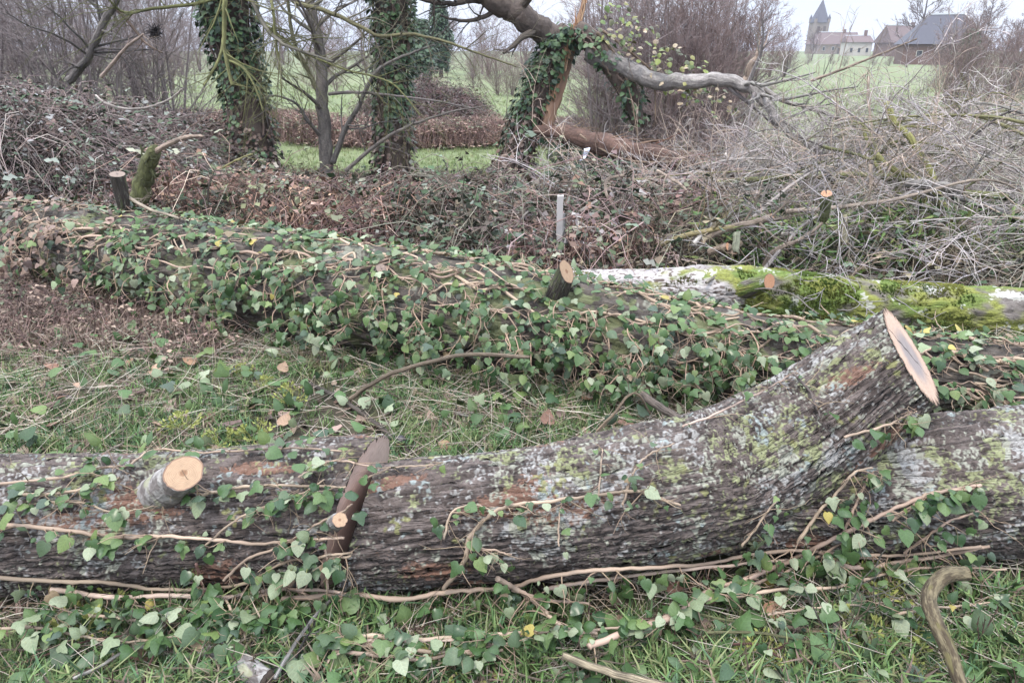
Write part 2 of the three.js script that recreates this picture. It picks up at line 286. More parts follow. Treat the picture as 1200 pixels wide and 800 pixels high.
const leafKind = () => { const x = rnd(); return x < .2 ? 0 : x < .38 ? 1 : x < .48 ? 2 : x < .6 ? 3 : x < .7 ? 4 : x < .80 ? 5 : x < .88 ? 6 : x < .945 ? 7 : x < .982 ? 8 : x < .992 ? 9 : 10; };
const UP = V(0, 1, 0);
function leafPose(out, jit = .5, down = [0, -1, 0]) {
  const y = V(out[0] + rr(-jit, jit), out[1] + rr(-jit, jit), out[2] + rr(-jit, jit)).normalize();
  const d = V(down[0] + rr(-.7, .7), down[1] + rr(-.3, .3), down[2] + rr(-.7, .7)); d.addScaledVector(y, -d.dot(y)); if (d.lengthSq() < 1e-4) d.set(1, 0, 0).addScaledVector(y, -y.x); d.normalize();
  const z = d.multiplyScalar(-1), x = V(0, 0, 0).crossVectors(y, z);
  return new THREE.Quaternion().setFromRotationMatrix(new THREE.Matrix4().makeBasis(x, y, z));
}

// evergreen, ivy clad trees out in the pasture
for (const [px, D, h, w] of [[527, 52, 5.2, 1.1], [508, 40, 3.2, 1.0], [1062, 60, 3.4, 1.4]]) {
  const x = wx(px, D), z = -D, t = thing('evergreen_tree', px === 527 ? 'tall dark ivy clad tree across the pasture' : px === 508 ? 'short dark evergreen tree in the pasture beside the taller one' : 'dark evergreen bush by the barn', 'tree', null, [x, ground(x, z), z]);
  const m = new MB(); m.tube([[0, -.1, 0], [.1, h * .5, 0], [0, h, .1]], t2 => .16 * (1 - t2 * .8), 7, C.dark); mesh('trunk', m.geo(), plantMat, t);
  const ms = [], cs = []; for (let k = 0; k < 2600; k++) { const f = Math.pow(rnd(), .8), a = rr(0, 6.28), rad = w * (1 - .75 * Math.abs(f - .4) / .6) * Math.sqrt(rr(.15, 1)) * (.75 + .5 * noise(f * 5, a * 1.3, px)); const o = [Math.cos(a), .5, Math.sin(a)]; ms.push(mat4([Math.cos(a) * rad, h * (.08 + .95 * f), Math.sin(a) * rad], leafPose(o), rr(.14, .24))); cs.push(vary([.05, .085, .045], .4)); }
  inst('crown', leafV[0], leafMat, ms, cs, t);
}
console.log('background done');

// ---------------------------------------------------------------- logs
const LOGS = {A:[[-2.4422,0.1965,-1.8,0.2272],[-1.8915,0.191,-1.82,0.2293],[-1.5038,0.1857,-1.84,0.2314],[-1.0206,0.1842,-1.86,0.2333],[-0.5302,0.2045,-1.88,0.2519]],B:[[-0.5207,0.186,-1.8,0.202],[-0.226,0.2245,-1.8,0.2091],[0.1425,0.2464,-1.83,0.2194],[0.4605,0.2826,-1.87,0.2302],[0.7327,0.3166,-1.93,0.2345],[0.9986,0.4432,-1.99,0.2173],[1.1914,0.5974,-2.03,0.186],[1.3508,0.7051,-2.06,0.1732]],B2:[[0.5935,0.2209,-1.92,0.1781],[0.9004,0.2241,-1.95,0.2041],[1.2037,0.2313,-1.96,0.2167],[1.6043,0.2531,-1.97,0.2468],[2.1735,0.3174,-1.97,0.2501]],C:[[-5.6777,0.1711,-5.75,0.3287],[-4.0334,0.2637,-5.15,0.3159],[-3.1802,0.2858,-4.85,0.318],[-2.0039,0.2696,-4.3,0.3378],[-1.0654,0.2483,-3.95,0.3303],[-0.2495,0.2227,-3.65,0.3293],[0.4737,0.1907,-3.42,0.2842],[1.1404,0.1442,-3.25,0.2554],[1.7833,0.1168,-3.15,0.2229],[2.3399,0.0872,-3.1,0.2031],[3.1524,0.0439,-3.05,0.1839]],D:[[0.0613,0.0484,-4.55,0.1532],[0.5989,0.0963,-4.45,0.1557],[1.1702,0.1374,-4.35,0.1755],[1.7388,0.1303,-4.3,0.1797],[2.2779,0.0993,-4.2,0.1765],[3.0138,0.0636,-4.15,0.1753],[4.1002,0.0227,-4.1,0.1685]]};
const dense = {}; for (const k in LOGS) dense[k] = smooth(LOGS[k], 70);
function outward(p) { // direction away from the nearest log, or straight up over open ground
  let best = 9, o = null; for (const k in dense) for (const q of dense[k]) { const d = Math.hypot(p[0] - q[0], p[1] - q[1], p[2] - q[2]) - q[3]; if (d < best) { best = d; o = q; } }
  if (best > .07) return [0, 1, .25]; const v = V(p[0] - o[0], p[1] - o[1], p[2] - o[2]).normalize(); return [v.x, v.y + .15, v.z];
}
// furrowed bark: height, then colours of bark, lichen and moss painted by their own outlines
function barkSet(w, h, L, circ, o) {
  const H = new Float32Array(w * h), R = circ / 6.2832;
  for (let j = 0; j < h; j++) { const a = (j + .5) / h * 6.2832, cy = Math.cos(a) * R, cz = Math.sin(a) * R;
    for (let i = 0; i < w; i++) { const s = (i + .5) / w * L;
      const wx1 = (o.plates ? .008 : .022) * noise(s * 6, cy * 9, cz * 9 + 4), wp = .5 * noise(s * 3.1 + 9, cy * 6, cz * 6);
      const n1 = noise(s * o.fs, (cy + wx1) * o.ft, (cz + wx1) * o.ft + wp), n2 = noise(s * o.fs * 2.6 + 5, (cy + wx1) * o.ft * 2.1, cz * o.ft * 2.1);
      const rid = 1 - Math.min(1, Math.abs(n1) * (o.thin ?? 3.4)); let v = 1 - .8 * rid * rid; const r2 = 1 - Math.min(1, Math.abs(n2) * 3.6); v -= .35 * r2 * r2;
      if (o.plates) { const n3 = noise(s * 26 + 3 * n1, cy * 34, cz * 34 + 7), r3 = 1 - Math.min(1, Math.abs(n3) * 5); v -= .3 * r3 * r3; v += .22 * fbm(s * 45, cy * 80, cz * 80, 2); }
      v += .12 * noise(s * 60, cy * 120, cz * 120); H[j * w + i] = clamp(v); } }
  const at = (u, v) => { const x = ((u % 2) + 2) % 2, m = x > 1 ? 2 - x : x; const i = Math.min(w - 1, Math.floor(m * w)), j = ((Math.floor(v * h) % h) + h) % h; return H[j * w + i]; };
  const map = dataTex(w, h, (u, v, i, j) => { const a = v * 6.2832, s = u * L, y = Math.cos(a) * R, z = Math.sin(a) * R; return o.paint(H[j * w + i], s, y, z); }, true);
  map.wrapS = THREE.MirroredRepeatWrapping;
  const bump = dataTex(w, h, (u, v, i, j) => { const a = v * 6.2832, g = H[j * w + i] * .8 + .2 * (.5 + .5 * noise(u * L * 90, Math.cos(a) * R * 90, Math.sin(a) * R * 90)); return [g, g, g]; }, false);
  bump.wrapS = THREE.MirroredRepeatWrapping;
  return { at, L, mat: std({ map, bumpMap: bump, bumpScale: o.bump ?? .006, roughness: .95 }) };
}
function logGeo(pts, seg, sides, bark, amp, o = {}) {
  const ext = (a, b) => { const d = V(a[0] - b[0], a[1] - b[1], a[2] - b[2]).normalize().multiplyScalar(a[3] * 1.1); return [a[0] + d.x, a[1] + d.y, a[2] + d.z, a[3]]; };
  const P0 = smooth(pts, seg), P = [...P0], E0 = P0[0], E1 = P0[seg]; // past an oblique saw cut the rings are laid onto the plane of the cut
  if (o.cutEnd) { const e = ext(E1, P0[seg - 1]); for (let k = 1; k <= 12; k++) P.push(E1.map((v, i) => mix(v, e[i], k / 12))); }
  if (o.cutStart) { const e = ext(E0, P0[1]); for (let k = 1; k <= 12; k++) P.unshift(E0.map((v, i) => mix(v, e[i], k / 12))); }
  const m = new MB(), n = P.length; let len = 0, N = V(0, 1, 0); const rings = [];
  const s0 = o.offset ?? 0, K = [1, 1, 1], dir = V(), B = V();
  for (let k = 0; k < n; k++) {
    const a = P[Math.max(0, k - 1)], b = P[Math.min(n - 1, k + 1)]; dir.set(b[0] - a[0], b[1] - a[1], b[2] - a[2]).normalize();
    if (k) len += Math.hypot(P[k][0] - P[k - 1][0], P[k][1] - P[k - 1][1], P[k][2] - P[k - 1][2]);
    N.addScaledVector(dir, -N.dot(dir)).normalize(); B.crossVectors(dir, N);
    const q = P[k], row = [];
    for (let s = 0; s <= sides; s++) {
      const th = (s % sides) / sides * 6.28318, cs = Math.cos(th), sn = Math.sin(th); const u = (len + s0) / bark.L, v = s / sides;
      let r = q[3] * (1 + (o.lump ?? .05) * noise(len * 2.2 + s0 * 3, cs * 1.3 + 5, sn * 1.3) + .5 * (o.lump ?? .05) * noise(len * 6 + s0, cs * 3 + 5, sn * 3)) + amp * (bark.at(u, v) - .8);
      let x = q[0] + (N.x * cs + B.x * sn) * r, y = q[1] + (N.y * cs + B.y * sn) * r, z = q[2] + (N.z * cs + B.z * sn) * r;
      for (const [c, ctr] of [[o.cutEnd, E1], [o.cutStart, E0]]) if (c) { const nn = V(...c).normalize(), off = (x - ctr[0]) * nn.x + (y - ctr[1]) * nn.y + (z - ctr[2]) * nn.z; if (off > 0) { const sh = -off / dir.dot(nn); x += dir.x * sh; y += dir.y * sh; z += dir.z * sh; } }
      row.push(m.v(x, y, z, K, u, v));
    }
    rings.push(row);
  }
  for (let k = 0; k < n - 1; k++) for (let s = 0; s < sides; s++) { const a = rings[k][s], b = rings[k][s + 1], c = rings[k + 1][s], d = rings[k + 1][s + 1]; m.tri(a, c, b); m.tri(b, c, d); }
  const g = m.geo(); // make the seam's normals meet
  const nr = g.attributes.normal; for (const row of rings) { const a = row[0], b = row[sides], v = V(nr.getX(a) + nr.getX(b), nr.getY(a) + nr.getY(b), nr.getZ(a) + nr.getZ(b)).normalize(); nr.setXYZ(a, v.x, v.y, v.z); nr.setXYZ(b, v.x, v.y, v.z); }
  const rim = k => rings[k].slice(0, sides).map(i => [m.p[i * 3], m.p[i * 3 + 1], m.p[i * 3 + 2]]);
  return { g, P, start: rim(0), end: rim(n - 1) };
}
// sawn end grain fitted to a rim of points, its middle slightly uneven
function faceGeo(rim, push = 0) {
  const m = new MB(), K = [1, 1, 1], n = rim.length, c = [0, 0, 0]; rim.forEach(p => p.forEach((v, i) => c[i] += v / n));
  const a = V(...rim[0]).sub(V(...c)), b = V(...rim[Math.floor(n / 4)]).sub(V(...c)), nn = V().crossVectors(a, b).normalize().multiplyScalar(push);
  const R = 7, id = []; for (let k = 0; k <= R; k++) { const f = k / R, row = []; for (let s = 0; s <= n; s++) { const p = rim[s % n], t = s / n * 6.2832, w = (1 - f) * .0015 * noise(f * 5, Math.cos(t) * 2, Math.sin(t) * 2); row.push(m.v(c[0] + (p[0] - c[0]) * f + nn.x * (1 + w * 100), c[1] + (p[1] - c[1]) * f + nn.y * (1 + w * 100), c[2] + (p[2] - c[2]) * f + nn.z * (1 + w * 100), K, .5 + .5 * f * Math.cos(t), .5 + .5 * f * Math.sin(t))); } id.push(row); }
  for (let k = 0; k < R; k++) for (let s = 0; s < n; s++) { m.tri(id[k][s], id[k + 1][s], id[k + 1][s + 1]); m.tri(id[k][s], id[k + 1][s + 1], id[k][s + 1]); }
  return m.geo();
}
function endGrain(base, ring, heart, crack, rimc, hr = .26) {
  return std({ roughness: .8, map: dataTex(512, 512, (u, v) => { const x = u - .5, y = v - .5, r = Math.hypot(x, y) * 2, a = Math.atan2(y, x); const rw = r + .05 * noise(x * 4, y * 4, 3); const g = .5 + .5 * Math.sin(rw * 70 + 4 * noise(x * 6, y * 6, 9)); let c = mix3(base, ring, .5 * g); c = mix3(c, heart, sstep(hr, hr * .45, rw + .03 * noise(Math.cos(a) * 2, Math.sin(a) * 2, 4)));
    const saw = .16 * noise(x * 70 + y * 25 + 2 * noise(x * 3, y * 3, 1), y * 5, 2) + .22 * fbm(x * 7, y * 7, 7, 4); c = c.map(q => q * (1 + saw)); const ck = Math.abs(y - .04 * noise(x * 9, 2, 2)) < crack * Math.max(0, .55 - Math.abs(x - .12)); if (ck) c = [.03, .02, .015]; if (r > .93) c = mix3(c, rimc, .8); return c; }, true) });
}
const grainBig = endGrain([.42, .30, .225], [.30, .2, .14], [.205, .175, .165], .03, [.2, .13, .09], .75), grainTan = endGrain([.36, .25, .16], [.25, .15, .085], [.2, .11, .06], 0, [.17, .1, .07]), grainOrange = endGrain([.37, .195, .11], [.29, .145, .075], [.34, .17, .09], 0, [.2, .12, .08]), grainGrey = endGrain([.52, .40, .345], [.44, .32, .27], [.44, .32, .27], 0, [.46, .34, .29]);

const grainOld = endGrain([.20, .15, .12], [.14, .10, .08], [.11, .08, .065], .02, [.09, .07, .055]); // weathered, long cut ends
const lich = (s, y, z, f, th, o) => sstep(th, th + .12, fbm(s * f + o, y * f, z * f, 3) + .28 * noise(s * f * 7, y * f * 7 + o, z * f * 7));
const barkFront = barkSet(2048, 1024, 2.6, 1.42, { fs: 4.4, ft: 40, thin: 4.0, plates: true, bump: .02, paint: (h, s, y, z) => {
  const g = fbm(s * 16, y * 34, z * 34, 4), f = noise(s * 110, y * 150, z * 150);
  let c = mix3([.036, .027, .023], [.125, .10, .089], clamp(.45 + g * 1.5 + f * .3 + .55 * noise(s * 7 + 4, y * 62, z * 62)));
  c = mix3(c, [.19, .095, .06], .65 * sstep(.40, .5, noise(s * 2.6 + 31, y * 9, z * 9) + .12 * f));  // rubbed reddish bark
  const grain = .7 + .6 * (.5 + .5 * f), p = fbm(s * 2.4 + 3, y * 3.4, z * 3.4, 2);
  const sp = .8 * noise(s * 95, y * 95, z * 95) + .65 * noise(s * 42, y * 42, z * 42 + 5) + .45 * noise(s * 17, y * 17 + 3, z * 17);
  const hue = noise(s * 9, y * 9, z * 9 + 11), lc = hue > .16 ? [.22, .235, .12] : hue > -.15 ? [.275, .28, .225] : [.30, .295, .28];
  c = mix3(c, lc.map(q => q * grain), .82 * sstep(.06, .56, sp + p * .9));                       // crusty lichen flecks
  const l3 = lich(s, y, z, 9.0, .28, 41) * sstep(-.25, .1, noise(s * 60, y * 60, z * 60 + 3)); c = mix3(c, [.22 * grain, .255 * grain, .245 * grain], l3 * .85); // blue grey rosettes
  const l4 = lich(s, y, z, 7, .24, 77) * sstep(-.05, .25, noise(s * 45, y * 45, z * 45 + 8)); c = mix3(c, [.19 * grain, .19 * grain, .075 * grain], l4 * .75);
  return c;
} });
const barkCrust = barkSet(512, 256, .5, .3, { fs: 9, ft: 30, bump: .003, paint: (h, s, y, z) => { const g = fbm(s * 40, y * 40, z * 40, 3), sp = noise(s * 60, y * 60, z * 60) * .5 + noise(s * 22, y * 22, z * 22); let c = mix3([.06, .05, .045], [.17, .15, .14], clamp(.5 + g)); c = mix3(c, [.36, .345, .325].map(q => q * (.8 + .5 * g)), .8 * sstep(-.3, .35, sp + .4 * noise(s * 130, y * 130, z * 130))); return mix3(c, [.24, .25, .14], .6 * sstep(.2, .4, noise(s * 18, y * 18 + 9, z * 18))); } });
const barkMid = barkSet(1024, 512, 3.0, 1.9, { fs: 3.4, ft: 17, bump: .024, paint: (h, s, y, z) => {
  const g = fbm(s * 10, y * 22, z * 22, 3); let c = mix3([.038, .032, .027], [.10, .084, .069], clamp(.5 + g * 1.3 + .5 * noise(s * 5, y * 40, z * 40)));
  c = mix3(c, [.13, .15, .065], .7 * lich(s, y, z, 3.2, .08, 5)); c = mix3(c, [.28, .29, .23], .6 * lich(s, y, z, 6, .24, 12)); return c;
} });
const barkMoss = barkSet(2048, 512, 4.6, 1.15, { fs: 6, ft: 16, bump: .012, paint: (h, s, y, z) => {
  const g = fbm(s * 14, y * 20, z * 20, 3), white = sstep(1.55, 1.1, s + .25 * noise(s * 3, y * 6, z * 6)); // pale smooth bark at the butt end
  let c = mix3([.07, .06, .054], [.16, .14, .125], clamp(.5 + g * 1.3));
  const spots = sstep(.12, .3, noise(s * 34, y * 60, z * 60)); c = mix3(c, mix3([.37, .345, .335], [.10, .075, .065], spots), white * .92);
  const gr = .6 + .8 * (.5 + .5 * noise(s * 80, y * 80, z * 80)); const m = sstep(-.22, .02, fbm(s * 3.4 + 2, y * 5, z * 5, 3) - white * .4);
  c = mix3(c, [.17 * gr, .185 * gr, .035 * gr], m * .9); c = mix3(c, [.09 * gr, .14 * gr, .03 * gr], m * .8 * sstep(.05, .25, noise(s * 4, y * 9 + 7, z * 9)));
  c = mix3(c, [.42, .42, .38], .7 * lich(s, y, z, 7, .2, 21)); return c;
} });
console.log('bark done');
const stubGeo = (a, b, r0, r1, bark, amp = .003, o = {}) => logGeo(smooth([[...a, r0], [mix(a[0], b[0], .5), mix(a[1], b[1], .5), mix(a[2], b[2], .5), (r0 + r1) / 2], [...b, r1]], 4), 26, 40, bark, amp, { lump: .06, ...o });
function stub(parent, name, a, b, r0, r1, bark, grain, o = {}) { const l = stubGeo(a, b, r0, r1, bark, o.amp ?? .003, { offset: rnd() * 3, ...o }); const s = mesh(name, l.g, bark.mat, parent); mesh('cut_face', faceGeo(l.end, .001), grain, s); return s; }
{
  const a = thing('ivy_log', 'dark sawn log with a pale cut branch stub, ivy stems across it', 'log');
  let l = logGeo(LOGS.A, 300, 230, barkFront, .021, { offset: 3.1, cutEnd: [1, -.22, .22] }); mesh('bark', l.g, barkFront.mat, a); tag(mesh('cut_face', faceGeo(l.end, .001), grainGrey, a), 'grey brown sawn end');
  stub(a, 'branch_stub', [-1.209,0.271,-1.82], [-0.978,0.499,-1.675], .075, .05, barkCrust, grainTan, { cutEnd: [.3, .66, .75] });
  stub(a, 'branch_stub', [-0.568,0.287,-1.7], [-0.501,0.402,-1.58], .03, .022, barkCrust, grainTan);
  const b = thing('forked_log', 'lichen spotted forked log with a large fresh saw cut', 'log');
  l = logGeo(LOGS.B, 420, 240, barkFront, .021, { offset: .1, cutStart: [-1, .34, -.02], cutEnd: [.68, .634, .34] }); mesh('bark', l.g, barkFront.mat, b);
  tag(mesh('cut_face', faceGeo(l.end, .001), grainBig, b), 'wide pale saw cut with a dark split heart'); mesh('cut_face', faceGeo(l.start, -.001), grainGrey, b);
  l = logGeo(LOGS.B2, 300, 230, barkFront, .021, { offset: 1.7, lump: .08 }); tag(mesh('limb', l.g, barkFront.mat, b), 'second limb of the fork running level with grey green lichen');
  const c = thing('ivy_log', 'long fallen trunk smothered in green ivy leaves', 'log');
  l = logGeo(LOGS.C, 460, 140, barkMid, .032, { lump: .08 }); mesh('bark', l.g, barkMid.mat, c);
  stub(c, 'branch_stub', [-2.766,0.478,-4.75], [-2.703,0.88,-4.66], .036, .050, barkMid, grainOld);
  stub(c, 'branch_stub', [-0.887,0.292,-3.75], [-0.726,0.54,-3.58], .055, .034, barkMid, grainOld);
  const tw = stub(c, 'branch_stub', [0.228,0.436,-3.38], [0.278,0.623,-3.27], .06, .05, barkMid, grainTan, { cutEnd: [.75, .35, .55] });
  const d = thing('mossy_log', 'pale barked log furred with yellow green moss', 'log');
  l = logGeo(LOGS.D, 300, 110, barkMoss, .022, { lump: .1 }); mesh('bark', l.g, barkMoss.mat, d);
  tag(stub(d, 'branch_stub', [1.487,0.15,-4.28], [1.614,0.327,-4], .075, .05, barkMoss, grainOrange, { cutEnd: [.5, .25, .8] }), 'mossy branch stub with an orange cut face');
  // moss cushions standing proud of the bark
  const mt = new MB(); for (let k = 0; k < 14; k++) { const a2 = rr(0, 6.28), s = rr(.15, .6); const p = [Math.cos(a2) * s * .5, 0, Math.sin(a2) * s * .5], q = [p[0] * 1.6 + rr(-.2, .2), rr(.5, 1), p[2] * 1.6 + rr(-.2, .2)]; const i0 = mt.v(p[0] - .09, 0, p[2], [.6, .6, .6]), i1 = mt.v(p[0] + .09, 0, p[2] + .05, [.6, .6, .6]), i2 = mt.v(...q, [1.2, 1.2, 1.1]); mt.tri(i0, i1, i2); }
  const ms = [], cs = [], P = l.P; for (let k = 0; k < 13000; k++) { const q = P[Math.floor(rr(.12, .82) * P.length)], th = rr(-2.0, 1.6), o = V(rr(-.05, .05), Math.cos(th), -Math.sin(th)); const p = [q[0] + rr(-.02, .02), q[1] + o.y * q[3], q[2] + o.z * q[3]]; const n = fbm(p[0] * 3.2, p[1] * 4, p[2] * 4 + 3, 3); if (p[0] < 1.5 ? n < .2 : n < -.16) continue; ms.push(mat4([p[0], p[1] - o.y * .002, p[2] - o.z * .002], new THREE.Quaternion().setFromUnitVectors(UP, o.normalize()), rr(.008, .02))); cs.push(vary(noise(p[0] * 5, p[1] * 6, p[2] * 5) > .05 ? [.10, .155, .03] : [.19, .20, .045], .3)); }
  inst('moss', mt.geo(), plantMat, ms, cs, d);
}

// ---------------------------------------------------------------- ivy
function leavesAlong(g, pts, n, size, o = {}) { // single leaves, each a part of its own
  for (let k = 0; k < n; k++) {
    const f = rr(0, pts.length - 1.001), i = Math.floor(f), u = f - i, a = pts[i], b = pts[i + 1]; const p = [mix(a[0], b[0], u), mix(a[1], b[1], u), mix(a[2], b[2], u)];
    const out = o.out ?? outward(p), s = size * (rnd() < .4 ? rr(.25, .5) : rr(.5, .88)); const off = [out[0] * .4 + rr(-1.3, 1.3), out[1] * .4 + rr(-1.3, .5), out[2] * .4 + rr(-.3, 1)].map(v => v * (o.spread ?? .022));
    const m = mesh('leaf', pick(leafV), leafMats[leafKind()], g); m.position.set(p[0] + off[0], Math.max(p[1] + off[1], ground(p[0], p[2]) + .02), p[2] + off[2]); m.quaternion.copy(leafPose([out[0], out[1], out[2] + .25], .65)); m.scale.setScalar(s);
  }
}
function vine(label, stems, leaves, size, group) {
  const g = thing('ivy_vine', label, 'ivy', group);
  stems.forEach(([pts, r, col], i) => {
    const P = smooth(pts, pts.length * 9).map((p, k) => [p[0] + .004 * noise(k * .35, i * 7.3, 1), p[1] + .005 * noise(k * .4, i * 5.1, 8), p[2] + .004 * noise(k * .35, i * 3.3, 4)]);
    const m = new MB(); m.tube(P, t => r * (1 - .45 * t) * (1 + .45 * noise(t * 34, i, 3)), 7, mottled(vary(col ?? C.ivy, .2), .45));
    for (let k = 0; k < P.length / 5; k++) { // side shoots
      const b = P[Math.floor(rnd() * (P.length - 2)) + 1], o = outward(b); grow(m, b, [rr(-1, 1), o[1] * .5 + rr(-.9, .5), o[2] * .5 + rr(-.1, .5)], rr(.04, .16), r * .4, 1, { wob: .35, up: -.06, col: [.26, .19, .13], kids: [1], segs: 4, rmin: .0009 });
    }
    mesh('stem', m.geo(), plantMat, g);
    leavesAlong(g, P, Math.round(leaves * (i ? .6 : 1.15)), size);
  });
  return g;
}
vine('pale ivy stem running along the middle of the dark log', [[[[-1.626,0.344,-1.642],[-1.498,0.333,-1.639],[-1.379,0.321,-1.637],[-1.269,0.305,-1.633],[-1.167,0.294,-1.632],[-1.091,0.297,-1.636],[-0.935,0.289,-1.633],[-0.779,0.276,-1.626],[-0.648,0.288,-1.628],[-0.506,0.308,-1.614]], .0075]], 34, .062);
vine('ivy stem with many leaves along the foot of the dark log', [[[[-1.611,0.182,-1.587],[-1.367,0.15,-1.6],[-1.266,0.146,-1.604],[-1.124,0.104,-1.619],[-0.967,0.098,-1.625],[-0.824,0.132,-1.618],[-0.705,0.212,-1.612],[-0.625,0.23,-1.611],[-0.482,0.258,-1.59]], .007], [[[-1.431,0.119,-1.603],[-1.244,0.097,-1.591],[-1.062,0.096,-1.599],[-0.899,0.097,-1.591],[-0.726,0.096,-1.627],[-0.527,0.117,-1.591]], .009, C.tan]], 54, 0.057);
vine('thin ivy stems crossing the top of the dark log', [[[[-1.693,0.413,-1.727],[-1.43,0.42,-1.762],[-1.31,0.429,-1.805],[-1.234,0.43,-1.818],[-1.204,0.422,-1.921],[-1.016,0.433,-1.888],[-0.757,0.454,-1.881],[-0.55,0.47,-1.84]], .005], [[[-1.525,0.396,-1.706],[-1.404,0.396,-1.715],[-1.304,0.405,-1.737],[-1.237,0.417,-1.767]], .006], [[[-1.608,0.365,-1.663],[-1.464,0.379,-1.686],[-1.337,0.38,-1.694],[-1.227,0.357,-1.674],[-1.152,0.361,-1.681],[-1.065,0.372,-1.695]], .004], [[[-0.988,0.379,-1.703],[-0.939,0.393,-1.719],[-0.823,0.409,-1.733],[-0.715,0.414,-1.73],[-0.513,0.417,-1.716]], .0065], [[[-0.782,0.354,-1.669],[-0.707,0.388,-1.695],[-0.629,0.4,-1.701],[-0.531,0.419,-1.718]], .004]], 40, .058);
vine('twining ivy stems at the sawn joint of the front logs', [[[[-0.935,0.268,-1.624],[-0.845,0.338,-1.657],[-0.732,0.379,-1.687],[-0.656,0.399,-1.703],[-0.583,0.43,-1.739]], .004], [[[-0.896,0.142,-1.616],[-0.808,0.228,-1.614],[-0.701,0.269,-1.622],[-0.596,0.332,-1.645],[-0.519,0.364,-1.664],[-0.49,0.382,-1.682]], .005], [[[-0.699,0.096,-1.627],[-0.651,0.187,-1.611],[-0.572,0.252,-1.597],[-0.481,0.269,-1.592]], .006], [[[-0.794,0.097,-1.591],[-0.699,0.096,-1.627],[-0.586,0.096,-1.584],[-0.557,0.211,-1.585],[-0.566,0.281,-1.609]], .005], [[[-0.665,0.429,-1.749],[-0.618,0.447,-1.778],[-0.554,0.46,-1.797],[-0.433,0.439,-1.79]], .005]], 18, .055);
vine('ivy stem lying along the foot of the forked log', [[[[-0.712,0.096,-1.584],[-0.504,0.1,-1.598],[-0.343,0.096,-1.584],[-0.214,0.096,-1.613],[-0.107,0.101,-1.619],[0,0.109,-1.622],[0.105,0.168,-1.602],[0.263,0.185,-1.613],[0.426,0.171,-1.639],[0.649,0.096,-1.742],[0.79,0.124,-1.752],[0.95,0.151,-1.741],[1.157,0.122,-1.753],[1.319,0.131,-1.744],[1.509,0.191,-1.715]], .0085], [[[0.108,0.096,-1.627],[0.272,0.101,-1.66],[0.557,0.097,-1.71],[0.79,0.097,-1.742],[1.026,0.097,-1.766],[1.253,0.096,-1.763]], .007, C.tan]], 76, 0.056);
vine('short ivy stem with a hooked end on the forked log', [[[[-0.211,0.126,-1.596],[-0.14,0.258,-1.579],[-0.127,0.323,-1.597],[-0.064,0.379,-1.633],[0,0.399,-1.651],[0.103,0.407,-1.658],[0.257,0.423,-1.669],[0.373,0.434,-1.675],[0.411,0.425,-1.667],[0.506,0.397,-1.654]], .0075], [[[-0.203,0.319,-1.594],[-0.179,0.384,-1.638],[-0.103,0.399,-1.651],[-0.026,0.375,-1.63]], .004], [[[-0.14,0.299,-1.587],[-0.051,0.284,-1.586],[0,0.268,-1.586]], .0045]], 17, .055);
vine('thin ivy shoot climbing over the top of the forked log', [[[[0.333,0.401,-1.649],[0.357,0.452,-1.693],[0.387,0.486,-1.735],[0.437,0.508,-1.772],[0.508,0.523,-1.798]], .004], [[[0.256,0.404,-1.653],[0.276,0.48,-1.743],[0.286,0.501,-1.807]], .003], [[[0.141,0.291,-1.597],[0.141,0.384,-1.639],[0.154,0.412,-1.663]], .003], [[[-0.453,0.428,-1.75],[-0.381,0.432,-1.801],[-0.271,0.446,-1.793],[-0.217,0.453,-1.798]], .0035], [[[0.55,0.54,-1.872],[0.701,0.57,-1.931],[0.845,0.629,-1.968],[0.918,0.666,-1.99]], .004, C.tan], [[[0.931,0.672,-1.989],[0.951,0.653,-1.893],[0.963,0.601,-1.821]], .005, C.dark]], 9, .042);
vine('braided ivy stems sweeping up onto the level limb', [[[[0.218,0.096,-1.403],[0.35,0.097,-1.464],[0.486,0.096,-1.516],[0.616,0.096,-1.62],[0.737,0.097,-1.664],[0.903,0.097,-1.742],[0.999,0.174,-1.735],[1.092,0.247,-1.729],[1.194,0.306,-1.739],[1.324,0.361,-1.754],[1.48,0.396,-1.759]], .010], [[[0.431,0.097,-1.496],[0.607,0.096,-1.584],[0.757,0.097,-1.641],[0.956,0.097,-1.734],[1.076,0.195,-1.73]], .007], [[[1.006,0.15,-1.741],[1.119,0.097,-1.722],[1.305,0.096,-1.755],[1.404,0.125,-1.742],[1.536,0.191,-1.715]], .009], [[[1.209,0.279,-1.731],[1.284,0.336,-1.744],[1.325,0.366,-1.756],[1.479,0.388,-1.753]], .007]], 52, .062);
vine('thin ivy stems rising into the crook of the fork', [[[[1.06,0.206,-1.73],[1.087,0.304,-1.742],[1.134,0.385,-1.789],[1.167,0.411,-1.812]], .005], [[[0.925,0.19,-1.731],[0.979,0.303,-1.743],[1.02,0.34,-1.759],[1.073,0.432,-1.767],[1.148,0.432,-1.8]], .006], [[[1.288,0.14,-1.741],[1.336,0.235,-1.719],[1.379,0.281,-1.72],[1.477,0.325,-1.724]], .005], [[[1.03,0.555,-1.785],[1.17,0.582,-1.811],[1.227,0.603,-1.828],[1.272,0.613,-1.842]], .0045], [[[0.728,0.216,-1.685],[0.789,0.347,-1.687],[0.819,0.385,-1.699]], .004]], 24, .052);
